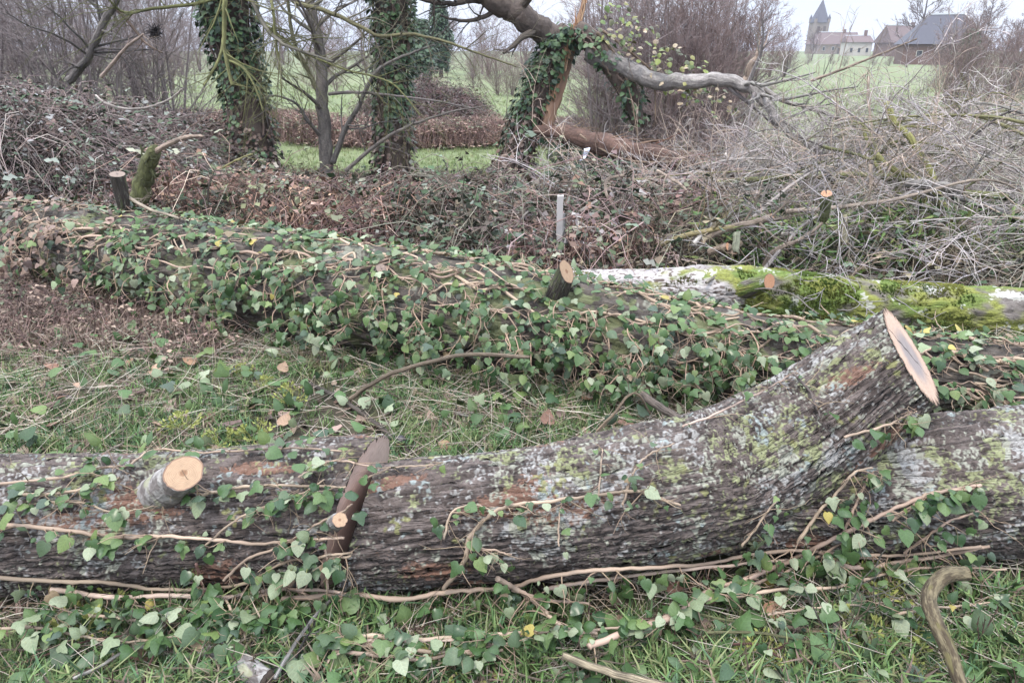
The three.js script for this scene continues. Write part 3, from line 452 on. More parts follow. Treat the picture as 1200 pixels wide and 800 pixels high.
vine('bundle of tan ivy stems lying in the grass below the logs', [[[[-0.559,0.097,-1.406],[-0.42,0.097,-1.442],[-0.295,0.096,-1.427],[-0.099,0.096,-1.443],[0,0.096,-1.452],[0.15,0.096,-1.464]], .008], [[[-0.54,0.097,-1.427],[-0.364,0.096,-1.403],[-0.192,0.096,-1.383],[-0.024,0.096,-1.392]], .008], [[[-0.507,0.096,-1.391],[-0.359,0.096,-1.374],[-0.238,0.096,-1.363],[-0.097,0.096,-1.397],[0.012,0.096,-1.421]], .006], [[[-0.548,0.097,-1.439],[-0.392,0.096,-1.421],[-0.196,0.096,-1.427],[-0.049,0.096,-1.412]], .006, C.tan]], 38, 0.057);
vine('forked ivy stem lying across the grass under the forked log', [[[[-0.044,0.19,-1.571],[0.053,0.096,-1.592],[0.151,0.096,-1.474],[0.248,0.096,-1.452]], .009], [[[0,0.127,-1.595],[0.105,0.096,-1.581],[0.236,0.096,-1.567]], .007], [[[-0.099,0.096,-1.443],[0.1,0.096,-1.458],[0.25,0.097,-1.464],[0.404,0.097,-1.489]], .006]], 23, 0.051);
vine('leafy ivy stem trailing through the grass below the sawn branch stub', [[[[-1.385,0.097,-1.522],[-1.228,0.096,-1.516],[-1.065,0.096,-1.497],[-0.921,0.097,-1.516],[-0.758,0.096,-1.49],[-0.64,0.096,-1.516]], .006], [[[-1.594,0.096,-1.458],[-1.405,0.097,-1.473],[-1.261,0.096,-1.443],[-1.101,0.097,-1.421],[-0.964,0.096,-1.442]], .005], [[[-0.967,0.212,-1.612],[-0.972,0.099,-1.625],[-0.923,0.097,-1.539],[-0.891,0.096,-1.474]], .005, C.red], [[[-0.927,0.097,-1.626],[-0.865,0.097,-1.556],[-0.822,0.096,-1.49],[-0.813,0.096,-1.434]], .005]], 68, 0.061);
vine('leafy ivy stem trailing through the grass at the foot of the level limb', [[[[0.688,0.096,-1.591],[0.861,0.096,-1.628],[1.025,0.096,-1.635],[1.218,0.096,-1.695],[1.402,0.096,-1.726],[1.616,0.096,-1.711]], .006], [[[0.77,0.096,-1.523],[0.935,0.097,-1.549],[1.098,0.096,-1.564],[1.217,0.097,-1.591]], .004], [[[1.155,0.096,-1.523],[1.299,0.097,-1.549],[1.497,0.096,-1.574]], .005]], 36, 0.059);

// the ivy that smothers the long trunk
const P_C = dense.C;
function onC(t, th, off = 0) { const f = clamp(t, 0, .9999) * (P_C.length - 1), i = Math.floor(f), u = f - i, a = P_C[i], b = P_C[i + 1]; const dx = V(b[0] - a[0], b[1] - a[1], b[2] - a[2]).normalize(); const n = V(0, 1, 0).addScaledVector(dx, -dx.y).normalize(), bi = V().crossVectors(dx, n); // th 0 = top, positive towards the near side
  const o = n.multiplyScalar(Math.cos(th)).addScaledVector(bi, Math.sin(th)), r = mix(a[3], b[3], u) + off; return { p: [mix(a[0], b[0], u) + o.x * r, mix(a[1], b[1], u) + o.y * r, mix(a[2], b[2], u) + o.z * r], o }; }
{
  const g = thing('ivy_plant', 'dense ivy with tan stems covering the long fallen trunk', 'ivy'), cand = [];
  const bank = [];
  for (let k = 0; k < 95; k++) { // stems wander along the trunk
    let t = rr(.1, .95), th = rr(-.9, 1.45); const d = (rnd() < .6 ? 1 : -1) * rr(.004, .012), w = rr(0, 99), pts = [], n = Math.round(rr(8, 24));
    for (let s = 0; s < n; s++) { t += d; th += .34 * noise(s * .45, w, 1) + rr(-.09, .1); if (t < .05 || t > .99) break; pts.push(onC(t, th, .01 + .045 * Math.abs(noise(s * .5, w, 5))).p); }
    if (pts.length > 3) bank.push([pts, rr(.004, .0115)]);
  }
  for (let k = 0; k < 120; k++) { // runners that hang off the near side down to the grass
    const t = rr(.16, .72), a = onC(t, rr(.5, 1.5), .03), pts = [a.p], L = a.p[1] * rr(.5, 1.05), n = 6; for (let s = 1; s <= n; s++) { const f = s / n; pts.push([a.p[0] + .1 * noise(f * 2, k, 3), a.p[1] - L * f * f * .6 - L * f * .4 + .015, a.p[2] + .16 * Math.sin(f * 2.4) + .06 * noise(f * 2, k, 9)]); }
    bank.push([pts, rr(.0022, .0045), true]);
  }
  bank.forEach(([pts, r, hang], i) => { const P = smooth(pts, pts.length * 5), m = new MB(); m.tube(P, t => r * (1 - .5 * t), 6, mottled(vary(hang ? [.27, .185, .13] : [.31, .23, .17], .3), .25)); for (let k = 0; k < P.length / 8; k++) { const b = P[Math.floor(rnd() * (P.length - 2)) + 1], o = outward(b); grow(m, b, [rr(-1, 1), rr(-.6, .5), o[2] + rr(0, .6)], rr(.05, .16), r * .5, 1, { wob: .35, up: -.05, col: [.34, .25, .18], kids: [1], rmin: .001 }); } mesh('stem', m.geo(), plantMat, g);
    const nl = hang ? Math.round(rr(6, 13)) : Math.round(pts.length * .9); for (let k = 0; k < nl; k++) { const p = P[Math.floor(rnd() * P.length)], o = hang ? [rr(-.6, .6), .2, 1] : outward(p); cand.push([[p[0] + rr(-.02, .02), Math.max(.02, p[1] + rr(-.03, .02)), p[2] + rr(0, .03)], o, rnd() < .3 ? rr(.02, .032) : rr(.03, .06)]); } });
  for (let k = 0; k < 6500; k++) { // leaf cover, thick at the root end and on the shoulder, thin to the right
    const t = rr(.06, .97), th = rr(-1.2, 1.75), x = onC(t, th, .02), p = x.p, den = p[0] < -2.9 ? .4 : p[0] < -1.0 ? .95 : p[0] < .3 ? .42 : .22, cl = .5 + 1.5 * fbm(p[0] * 2.6, th * 1.4, 4, 2); if (rnd() > den * clamp(cl + (th > 1.1 && p[0] < .7 ? .4 : 0) + (th < .1 ? .25 : 0), .08, 1.1)) continue;
    cand.push([p, [x.o.x, x.o.y + .1, x.o.z], rr(.022, .055)]); }
  // the leaves that show largest are parts; the rest is one part
  cand.sort((a, b) => { const k = c => c[2] / Math.hypot(c[0][0], c[0][1] - 1.65, c[0][2]) * (Math.abs(c[0][0]) > -c[0][2] * .78 || c[0][0] < -2.5 ? .1 : 1) * (c[1][2] < -.3 ? .3 : 1); return k(b) - k(a); });
  const ms = [], cs = []; cand.forEach(([p, o, s], i) => { const q = leafPose([o[0], o[1], o[2] + .2], .6); if (i < 300) { const m = mesh('leaf', pick(leafV), leafMats[leafKind()], g); m.position.set(...p); m.quaternion.copy(q); m.scale.setScalar(s); } else { ms.push(mat4(p, q, s)); cs.push(vary(p[0] < -2.6 && rnd() < sstep(-2.5, -3.2, p[0] + rr(-.4, .4)) * .85 ? pick([[.17, .11, .085], [.11, .08, .07], [.23, .16, .125], [.09, .10, .07]]) : LEAFC[leafKind()], .25)); } });
  [0, 1, 2].forEach(h => inst('leaves', leafV[[0, 2, 5][h]], leafMat, ms.filter((_, i) => i % 3 === h), cs.filter((_, i) => i % 3 === h), g));
}
console.log('ivy done');

// ---------------------------------------------------------------- trees on the bank
const trunkMat = limbMat;
function ivyTrunk(g, pts, o = {}) { // trunk with a sleeve of clinging stems and ivy leaves
  const P = smooth(pts, 46), m = new MB(); let n = V(0, 0, 1);
  m.tube(P.map(p => p.slice(0, 3)), t => { const i = Math.min(P.length - 1, Math.round(t * (P.length - 1))); return P[i][3] * .82 * (1 + .08 * noise(t * 14, 3, pts[0][0])); }, 18, mottled(o.col ?? [.13, .10, .085], .3));
  mesh('trunk', m.geo(), trunkMat, g);
  const st = new MB(); for (let k = 0; k < (o.stems ?? 26); k++) { let a = rr(0, 6.28); const i0 = Math.floor(rr(0, P.length * .5)), i1 = Math.min(P.length, i0 + Math.floor(rr(10, 30))), q = []; for (let i = i0; i < i1; i++) { a += rr(-.2, .2); q.push([P[i][0] + Math.cos(a) * P[i][3] * .92, P[i][1], P[i][2] + Math.sin(a) * P[i][3] * .92]); } if (q.length > 3) st.tube(q, t => rr(.012, .02) * (1 - t * .6), 5, vary([.17, .125, .10], .3)); }
  mesh('ivy_stems', st.geo(), plantMat, g);
  const ms = [], cs = []; for (let k = 0; k < (o.n ?? 1500); k++) { const f = rnd(), i = Math.floor(f * (P.length - 1)), p = P[i], a = rr(0, 6.28), r = p[3] * rr(.85, 1.12), hgt = p[1]; const c = noise(Math.cos(a) * 2, hgt * 1.6, Math.sin(a) * 2 + pts[0][0]); if (c < -.28) continue; const dead = rnd() < (o.dead ?? .9) * sstep(1.35, .3, hgt + c * .9); ms.push(mat4([p[0] + Math.cos(a) * r, p[1] + rr(-.05, .05), p[2] + Math.sin(a) * r], leafPose([Math.cos(a), .25, Math.sin(a)], .6), dead ? rr(.035, .07) : rr(.04, .08))); cs.push(vary(dead ? pick([[.16, .105, .085], [.12, .085, .075], [.20, .15, .125]]) : pick([[.045, .085, .04], [.06, .11, .045], [.085, .13, .06], [.04, .07, .045]]), .3)); }
  inst('ivy_leaves', leafV[0], leafMat, ms, cs, g);
}
function limbOf(g, name, pts, r0, r1, col, tw = 0, o = {}) { // a limb with twigs of its own
  const P = smooth(pts, pts.length * 6).map((p, k) => [p[0] + r0 * .35 * noise(k * .45, r0 * 777, 1), p[1] + r0 * .35 * noise(k * .45, r0 * 555, 5), p[2]]), m = new MB(); m.tube(P, t => mix(r0, r1, t) * (1 + .1 * noise(t * 20, r0 * 999, 2)), o.sides ?? 8, mottled(col, .3));
  for (let k = 0; k < tw; k++) { const f = rr(o.from ?? .15, 1), i = Math.min(P.length - 2, Math.floor(f * P.length)), b = P[i], c = P[i + 1], d = V(c[0] - b[0], c[1] - b[1], c[2] - b[2]).normalize(); const sd = V(rr(-1, 1), rr(-.8, 1), rr(-.6, .6)); sd.addScaledVector(d, -sd.dot(d)).normalize(); d.multiplyScalar(.7).addScaledVector(sd, .75);
    grow(m, b, [d.x, d.y, d.z], (o.len ?? .8) * rr(.4, 1.1), mix(r0, r1, f) * .4, 2, { wob: .26, up: o.up ?? 0, col: o.tcol ?? col, kids: [3, 2], spread: .75, rmin: .0022 }); }
  return mesh(name, m.geo(), limbMat, g);
}
{
  const T1 = thing('ivy_clad_tree', 'thick upright trunk wrapped in dark ivy with yellow lichened branches', 'tree');
  ivyTrunk(T1, [[-3.603,-0.223,-9.6,0.414], [-3.595,0.459,-9.6,0.296], [-3.607,1.126,-9.6,0.276], [-3.664,1.756,-9.6,0.302], [-3.668,2.254,-9.6,0.328], [-3.651,2.916,-9.6,0.317], [-3.564,3.709,-9.6,0.224], [-3.4,4.522,-9.6,0.147]], { n: 4200 });
  const L = C.lich;
  limbOf(T1, 'branch', [[-3.591,2.799,-9.4],[-3.406,2.3,-8.9],[-3.423,2.026,-8.85],[-3.461,1.747,-8.8],[-3.44,1.511,-8.75],[-3.399,1.272,-8.7]], .034, .018, L, 14, { len: .9, up: -.05 });
  limbOf(T1, 'branch', [[-3.468,1.822,-8.85],[-3.513,1.606,-8.767],[-3.654,1.369,-8.683],[-3.708,1.277,-8.6]], .022, .012, L, 4, { len: .5 });
  limbOf(T1, 'branch', [[-3.452,1.558,-8.8],[-3.234,1.464,-8.7],[-3.08,1.229,-8.6],[-2.999,0.993,-8.5]], .018, .007, L, 12, { len: .9, up: -.06 });
  limbOf(T1, 'branch', [[-3.528,2.276,-9.2],[-3.829,2.185,-9.083],[-4.302,2.123,-8.967],[-4.56,2.071,-8.85],[-4.635,2.128,-8.733],[-4.687,2.262,-8.617],[-4.886,2.356,-8.5]], .022, .009, C.olive, 24, { len: 1.1, up: -.06 });
  limbOf(T1, 'branch', [[-3.714,2.627,-9.5],[-3.166,2.262,-9],[-2.951,1.933,-8.825],[-2.717,1.745,-8.65],[-2.38,1.635,-8.475],[-2.049,1.545,-8.3]], .034, .012, [.19,.18,.15], 26, { len: 1.1, up: -.06, tcol: [.22, .22, .12] });
  limbOf(T1, 'branch', [[-3.28,3.346,-9.5],[-2.688,2.398,-9],[-2.576,2.191,-8.875],[-2.201,2.094,-8.75],[-1.79,1.927,-8.625],[-1.527,1.815,-8.5],[-1.164,1.831,-8.375],[-0.767,1.758,-8.25],[-0.38,1.635,-8.125],[0.047,1.497,-8]], .036, .008, [.20, .19, .10], 40, { len: .9, up: -.05, tcol: [.26, .24, .17] });
  limbOf(T1, 'branch', [[-3.167,2.041,-9.2],[-2.617,1.7,-8.8],[-2.047,1.465,-8.675],[-1.622,1.374,-8.55],[-1.356,1.266,-8.425],[-1.086,0.961,-8.3]], .018, .006, L, 24, { len: 1.0, up: -.07 });
  limbOf(T1, 'branch', [[-3.128,2.993,-9.5],[-2.822,2.204,-8.8],[-2.812,1.838,-8.733],[-2.781,1.465,-8.667],[-2.792,1.083,-8.6]], .022, .006, L, 24, { len: .9, up: -.07 });
  limbOf(T1, 'branch', [[-3.543,3.709,-9.6],[-3.959,3.815,-9],[-4.203,3.846,-8]], .09, .03, C.grey, 8, { len: 1.2 }); limbOf(T1, 'branch', [[-3.499,3.96,-9.6],[-2.583,4.462,-9.4],[-1.623,4.631,-9]], .09, .03, C.grey, 8, { len: 1.2 });

  const T2 = thing('ivy_clad_tree', 'upright trunk wrapped in dark ivy standing alone before the pasture', 'tree');
  ivyTrunk(T2, [[-1.732,-0.282,-9.9,0.351], [-1.691,0.481,-9.9,0.243], [-1.659,1.11,-9.9,0.225], [-1.613,1.759,-9.9,0.242], [-1.588,2.273,-9.9,0.27], [-1.565,3.049,-9.9,0.261], [-1.541,3.946,-9.9,0.156]], { n: 3600 });
  limbOf(T2, 'branch', [[-1.567,2.167,-9.8],[-1.83,2.325,-9.5],[-2.07,2.487,-9],[-2.381,2.701,-8.6]], .05, .02, C.grey, 8, { len: 1 });
  limbOf(T2, 'branch', [[-1.529,3.685,-9.9],[-0.986,4.005,-9.45],[-0.369,4.195,-9]], .07, .03, C.grey, 6, { len: 1.2 });

  const T4 = thing('slender_tree', 'slender pale grey tree with leaning stems between the ivy clad trunks', 'tree');
  limbOf(T4, 'trunk', [[-2.552,-0.212,-9.3],[-2.499,0.443,-9.283],[-2.486,0.934,-9.267],[-2.445,1.351,-9.25],[-2.46,1.849,-9.233],[-2.489,2.277,-9.217],[-2.536,2.863,-9.2]], .10, .05, [.22, .20, .185], 18, { len: 1.2, sides: 12 });
  limbOf(T4, 'stem', [[-2.417,0.28,-9.25],[-2.174,0.732,-9.14],[-1.959,1.004,-9.03],[-1.688,1.411,-8.92],[-1.29,1.605,-8.81],[-0.912,1.727,-8.7]], .04, .009, C.grey, 12, { len: .9 });
  limbOf(T4, 'stem', [[-2.367,1.148,-9.2],[-1.948,1.176,-9.05],[-1.493,1.144,-8.9],[-0.946,1.093,-8.75],[-0.312,0.985,-8.6]], .022, .006, [.3, .27, .26], 10, { len: .7 });
  limbOf(T4, 'stem', [[-2.218,0.191,-9.1],[-1.77,0.536,-8.98],[-1.406,0.739,-8.86],[-1.061,0.874,-8.74],[-0.624,1.004,-8.62],[-0.307,1.042,-8.5]], .028, .007, [.3, .27, .25], 10, { len: .7 });
  limbOf(T4, 'stem', [[-2.483,1.037,-9.3],[-2.597,1.403,-9.225],[-2.715,1.751,-9.15],[-2.716,2.129,-9.075],[-2.666,2.487,-9]], .035, .015, [.25, .24, .14], 12, { len: .8 });
  limbOf(T4, 'stem', [[-2.497,0.497,-9.3],[-2.681,0.833,-9.2],[-2.79,1.05,-9.1],[-3.019,1.138,-9],[-3.207,1.084,-8.9]], .025, .006, C.grey, 12, { len: .7 });

  const T3 = thing('snapped_tree', 'leaning ivy covered tree snapped open with a torn orange splinter', 'tree');
  ivyTrunk(T3, [[-0.167,-0.184,-9.4,0.298], [0.093,0.428,-9.4,0.244], [0.25,0.924,-9.4,0.227], [0.445,1.398,-9.4,0.233], [0.602,1.733,-9.4,0.219], [0.738,1.912,-9.4,0.152]], { n: 2000 });
  limbOf(T3, 'limb', [[0.689,1.653,-9.5],[0.547,1.774,-9.417],[0.345,1.9,-9.333],[0.106,2.062,-9.25],[-0.157,2.208,-9.167],[-0.562,2.45,-9.083],[-1.196,2.75,-9]], .17, .13, [.14, .112, .098], 9, { len: 1.0, sides: 14, from: .3 });
  limbOf(T3, 'branch', [[-0.157,2.21,-9.2],[-0.466,2.223,-9.1],[-0.718,2.18,-9],[-0.962,2.192,-8.9],[-1.198,2.257,-8.8]], .045, .015, C.dark, 8, { len: .6 }); limbOf(T3, 'branch', [[-0.105,2.173,-9.2],[-0.366,2.036,-9.1],[-0.621,1.995,-9],[-0.867,2.046,-8.9]], .035, .01, C.dark, 6, { len: .6 });
  { // torn heartwood left standing: a jagged tapering blade of fibres
    const m = new MB(), ax = smooth([[0.43,0.614,-9.24],[0.513,0.957,-9.236],[0.635,1.352,-9.232],[0.732,1.702,-9.228],[0.818,1.965,-9.224],[0.902,2.23,-9.22]], 26); const pr = (k, s) => { const t = k / 26, w = .115 * Math.pow(Math.sin(Math.min(1, .12 + t * .9) * 3.0), .7) * (1 - .45 * t) * (1 + .35 * noise(t * 11, s, 4)), th = .05 * (1 - t * .6), a = s / 10 * 6.283; return [ax[k][0] + Math.cos(a) * w + .02 * noise(t * 14, s * 3, 1), ax[k][1] + .03 * noise(t * 6, s * 5, 7), ax[k][2] + Math.sin(a) * th + .015 * noise(t * 20, s * 2, 9)]; };
    const id = []; for (let k = 0; k <= 26; k++) { const row = []; for (let s = 0; s < 10; s++) { const g = .75 + .5 * noise(s * 3.1, k * .12, 2); row.push(m.v(...pr(k, s), (s * 7 + (k >> 2)) % 5 < 2 ? [.24 * g, .14 * g, .095 * g] : [.38 * g, .235 * g, .155 * g])); } id.push(row); } for (let k = 0; k < 26; k++) for (let s = 0; s < 10; s++) { const a = id[k][s], b = id[k][(s + 1) % 10], c = id[k + 1][s], d = id[k + 1][(s + 1) % 10]; m.tri(a, b, c); m.tri(b, d, c); }
    for (let k = 0; k < 60; k++) { const i = Math.floor(rr(6, 26)), p = ax[i]; grow(m, [p[0] + rr(-.04, .04), p[1], p[2] + .03], [rr(-.1, .35), 1, rr(0, .2)], rr(.12, .42), rr(.005, .014), 0, { wob: .06, col: pick([[.55, .38, .25], [.42, .24, .14]]), kids: [], segs: 3 }); }
    tag(mesh('torn_wood', m.geo(), plantMat, T3), 'torn orange brown splinter of heartwood'); }
  const T5 = thing('fallen_limb', 'broken ivy hung limb arching from the snapped tree into a pale grey bough', 'limb');
  ivyTrunk(T5, [[0.808,1.906,-9.2,0.138], [1.028,1.731,-9.1,0.17], [1.297,1.438,-9,0.17], [1.488,1.138,-9,0.151], [1.603,0.808,-8.9,0.097]], { n: 520, dead: .5 });
  limbOf(T5, 'bough', [[0.958,1.633,-9.1],[1.282,1.518,-8.933],[1.664,1.347,-8.767],[2.046,1.305,-8.6],[2.393,1.351,-8.4],[2.74,1.258,-8.2],[2.893,1.077,-8],[3.1,0.821,-7.8],[3.434,0.616,-7.6]], .125, .03, [.34, .32, .31], 12, { len: 1.2, sides: 14, from: .5 });
  limbOf(T5, 'broken_branch', [[2.661,1.285,-8.4],[2.743,1.361,-8.375],[2.739,1.472,-8.35],[2.794,1.581,-8.325],[2.838,1.688,-8.3]], .055, .022, [.42, .33, .27], 2, { len: .4, from: .6 }); limbOf(T5, 'branch', [[2.717,1.313,-8.4],[2.846,1.292,-8.24],[3.106,1.136,-8.08],[3.445,1.038,-7.92],[3.781,0.898,-7.76],[4.119,0.707,-7.6]], .035, .01, [.42, .39, .37], 12, { len: .8 });
  limbOf(T5, 'hanging_stem', [[1.071,1.901,-9],[1.246,1.786,-8.94],[1.509,1.596,-8.88],[1.711,1.414,-8.82],[1.763,1.152,-8.76],[1.772,0.908,-8.7]], .018, .008, C.ivy, 6, { len: .4, up: -.15 }); limbOf(T5, 'hanging_stem', [[1.041,1.863,-9],[1.199,1.701,-8.94],[1.338,1.509,-8.88],[1.415,1.316,-8.82],[1.499,1.023,-8.76],[1.568,0.674,-8.7]], .018, .008, C.ivy, 5, { len: .4, up: -.15 });
  { const ms = [], cs = []; for (let k = 0; k < 230; k++) { const t = rnd(), px = mix(-.1, .95, t); const p = [mix(1.1, 2.55, t) + rr(-.2, .2), mix(2.0, 1.05, t) + rr(-.22, .25), -8.75 + rr(-.25, .2)]; ms.push(mat4(p, leafPose([rr(-.5, .5), .2, .9], .6), rr(.045, .085))); cs.push(vary(pick([[.16, .19, .05], [.10, .15, .05], [.22, .22, .08], [.09, .10, .05], [.3, .24, .16]]), .3)); } inst('hanging_leaves', leafV[1], leafMat, ms, cs, T5); }
  const T6 = thing('fallen_tree', 'torn red brown trunk lying level beneath the snapped tree', 'tree');
  { const P = smooth([[0.311,0.704,-9.1,0.067], [0.646,0.694,-8.8,0.097], [0.929,0.658,-8.4,0.124], [1.234,0.62,-8,0.128], [1.574,0.584,-7.7,0.124], [1.935,0.536,-7.4,0.101], [2.435,0.461,-7.2,0.063]], 40), m = new MB(); m.tube(P.map(p => p.slice(0, 3).map((v, i) => v + (i === 1 ? .015 * noise(p[0] * 9, 2, 2) : 0))), t => P[Math.round(t * 40)][3] * (1 + .45 * noise(t * 13, 5, 1)), 14, mottled([.13, .078, .062], .25)); for (let k = 0; k < 70; k++) { const q = P[Math.floor(rr(2, 38))], a = rr(-.4, 2.6); grow(m, [q[0], q[1] + Math.cos(a) * q[3], q[2] + Math.sin(a) * q[3]], [rr(.6, 1.2), rr(-.25, .3), rr(.2, .7)], rr(.12, .4), rr(.006, .016), 0, { wob: .09, col: pick([[.22, .105, .075], [.30, .19, .14], [.12, .07, .055]]), kids: [], segs: 3 }); } mesh('trunk', m.geo(), trunkMat, T6); limbOf(T6, 'splinter', [[0.44,0.725,-9],[0.693,0.773,-8.733],[0.88,0.75,-8.467],[1.054,0.75,-8.2]], .03, .006, [.48, .36, .27], 5, { len: .25 }); limbOf(T6, 'vine', [[0.823,0.728,-8.4],[0.999,0.626,-8.1],[1.243,0.547,-7.7],[1.565,0.554,-7.4],[2.028,0.624,-7.1]], .014, .008, C.ivy, 6, { len: .5 }); }
  const T7 = thing('leaning_tree', 'grey leaning stem rising from the bramble bank at the thicket edge', 'tree');
  limbOf(T7, 'trunk', [[-6.55,1.249,-10.6],[-6.16,1.518,-10.48],[-5.877,1.786,-10.36],[-5.599,2.063,-10.24],[-5.27,2.389,-10.12],[-4.74,2.968,-10]], .06, .045, [.17,.155,.15], 14, { len: 1.3, sides: 9 });
  limbOf(T7, 'branch', [[-5.56,2.252,-10.4],[-5.28,2.03,-10.2],[-5.003,1.76,-10],[-4.701,1.632,-9.8]], .03, .008, C.brown, 8, { len: .7 }); limbOf(T7, 'branch', [[-5.736,2.096,-10.5],[-5.863,2.353,-10.333],[-6.016,2.494,-10.167],[-6.367,2.678,-10]], .04, .01, C.grey, 8, { len: .9 });
  { const n = thing('old_nest', 'small dark ball of dead leaves caught high in the thicket twigs', 'nest'); const m = new MB(), c = [-4.955,1.902,-10.2]; for (let k = 0; k < 60; k++) { const a = rr(0, 6.28), b = rr(-1, 1), r = .07; grow(m, [c[0] + Math.cos(a) * r * .6, c[1] + b * .05, c[2] + Math.sin(a) * r * .6], [-Math.sin(a), rr(-.6, .6), Math.cos(a)], .12, .012, 0, { wob: .5, col: [.035, .028, .028], kids: [], segs: 3 }); } mesh('twig_ball', m.geo(), plantMat, n); }
  const st = thing('mossy_stump', 'leaning mossy stump with a broken branch on the bramble bank', 'stump');
  limbOf(st, 'trunk', [[-3.171,0.48,-5.7],[-3.076,0.672,-5.667],[-2.988,0.802,-5.633],[-2.887,0.909,-5.6]], .08, .052, [.115, .125, .05], 5, { len: .2, sides: 12 }); limbOf(st, 'branch', [[-2.902,0.902,-5.6],[-2.717,0.986,-5.567],[-2.564,1.029,-5.533],[-2.441,1.033,-5.5]], .022, .011, [.42, .33, .27], 2, { len: .3 });
  // stake beside the brambles and a strip of plastic caught below the fallen trunk
  const sk = thing('wooden_stake', 'grey weathered wooden stake standing in the brambles', 'stake'); { const b = [0.364,0.243,-5.05], g = new THREE.BoxGeometry(.046, .46, .03, 2, 8, 2), q = g.attributes.position; for (let k = 0; k < q.count; k++) { q.setX(k, q.getX(k) * (1 + .12 * noise(q.getY(k) * 9, q.getX(k) * 40, 1)) + .006 * noise(q.getY(k) * 5, 2, 2)); if (q.getY(k) > .22) q.setY(k, .225 + .015 * noise(q.getX(k) * 60, q.getZ(k) * 60, 4)); } g.computeVertexNormals(); g.translate(b[0], b[1] + .19, b[2]); mesh('post', g, std({ color: new THREE.Color().setRGB(.36, .34, .33) }), sk); limbOf(sk, 'bark_sliver', [[0.409,0.291,-5.05],[0.392,0.404,-5.05],[0.395,0.523,-5.05]], .022, .014, [.3, .3, .31], 0, { sides: 5 }); }
  const ps = thing('plastic_strip', 'pale blue strip of plastic hanging below the fallen trunk', 'plastic strip'); { const P = smooth([[0.869,0.62,-8],[0.853,0.543,-8],[0.796,0.475,-8],[0.718,0.426,-8]], 14), m = new MB(); for (let k = 0; k < P.length; k++) { const c = k < 9 ? [.72, .78, .92] : [.04, .04, .05], w = .035 * (1 - k / 22); m.v(P[k][0] - w, P[k][1], P[k][2], c); m.v(P[k][0] + w, P[k][1] + .01, P[k][2] + .02 * Math.sin(k), c); if (k) { const a = m.n - 4; m.tri(a, a + 1, a + 2); m.tri(a + 1, a + 3, a + 2); } } mesh('strip', m.geo(), std({ vertexColors: true, roughness: .35 }), ps); }
}
console.log('trees done');

// ---------------------------------------------------------------- brambles and dry stems on the bank
function brambleGeo(nc, len, cCane, leafP, leafCols) { // arching canes, each with three-part leaves
  const m = new MB(); for (let k = 0; k < nc; k++) { const a = rr(0, 6.28), pts = [[rr(-.12, .12), 0, rr(-.12, .12)]]; const L = len * rr(.6, 1.2), h = rr(.12, .5); for (let s = 1; s <= 6; s++) { const f = s / 6; pts.push([pts[0][0] + Math.cos(a) * L * f + rr(-.03, .03), h * Math.sin(f * 2.9) + rr(-.02, .02), pts[0][2] + Math.sin(a) * L * f + rr(-.03, .03)]); }
    m.tube(pts, t => .0052 * (1 - .6 * t), 3, vary(pick(cCane), .25), false);
    for (let s = 1; s < 7; s++) if (rnd() < leafP) { const p = pts[s], c = vary(pick(leafCols), .3); for (let l = 0; l < 3; l++) { const b = rr(0, 6.28), r = rr(.02, .05), y = rr(-.02, .03), ox = rr(-.04, .04), oz = rr(-.04, .04); const i0 = m.v(p[0] + ox, p[1] + y, p[2] + oz, c), i1 = m.v(p[0] + ox + Math.cos(b) * r, p[1] + y + rr(-.02, .02), p[2] + oz + Math.sin(b) * r, c), i2 = m.v(p[0] + ox + Math.cos(b + .6) * r * 1.5, p[1] + y - .01, p[2] + oz + Math.sin(b + .6) * r * 1.5, c), i3 = m.v(p[0] + ox + Math.cos(b + 1.2) * r, p[1] + y + rr(-.02, .02), p[2] + oz + Math.sin(b + 1.2) * r, c); m.tri(i0, i1, i2); m.tri(i0, i2, i3); } } }
  return m.geo();
}
const BL = [[.06, .085, .055], [.10, .09, .085], [.05, .08, .04], [.15, .10, .08], [.15, .17, .14], [.13, .095, .09], [.10, .13, .085], [.19, .19, .18]], CN = [[.20, .145, .13], [.27, .215, .195], [.15, .11, .105], [.33, .28, .25]];
const bramV = [0, 1, 2].map(() => brambleGeo(20, .75, CN, .42, BL)), dryV = [0, 1].map(() => brambleGeo(26, .55, [[.21, .135, .115], [.31, .225, .18], [.15, .095, .082], [.10, .07, .062]], .16, [[.19, .13, .10], [.27, .20, .15], [.10, .12, .07], [.16, .10, .085]]));
function scatter(name, label, cat, geos, mat, n, place, parent) { // one object made of several sets of copies
  const g = parent ?? thing(name, label, cat); g.userData.kind = 'stuff'; const sets = geos.map(() => [[], []]);
  for (let k = 0; k < n; k++) { const r = place(k); if (!r) continue; const s = sets[Math.floor(rnd() * geos.length)]; s[0].push(mat4(r[0], r[1], r[2])); s[1].push(r[3] ?? [1, 1, 1]); }
  geos.forEach((q, i) => inst(name, q, mat, sets[i][0], sets[i][1], g)); return g;
}
const patchC = (x, z) => { const n = fbm(x * 1.1, z * 1.1, 12, 3), k = 1 + rr(-.3, .35); return n > .1 ? [1.25 * k, 1.12 * k, .98 * k] : n < -.06 ? [.6 * k, .7 * k, .58 * k] : [1.0 * k, .9 * k, .92 * k]; };
const grey1 = a => { const k = 1 + rr(-a, a); return [k, k, k]; };
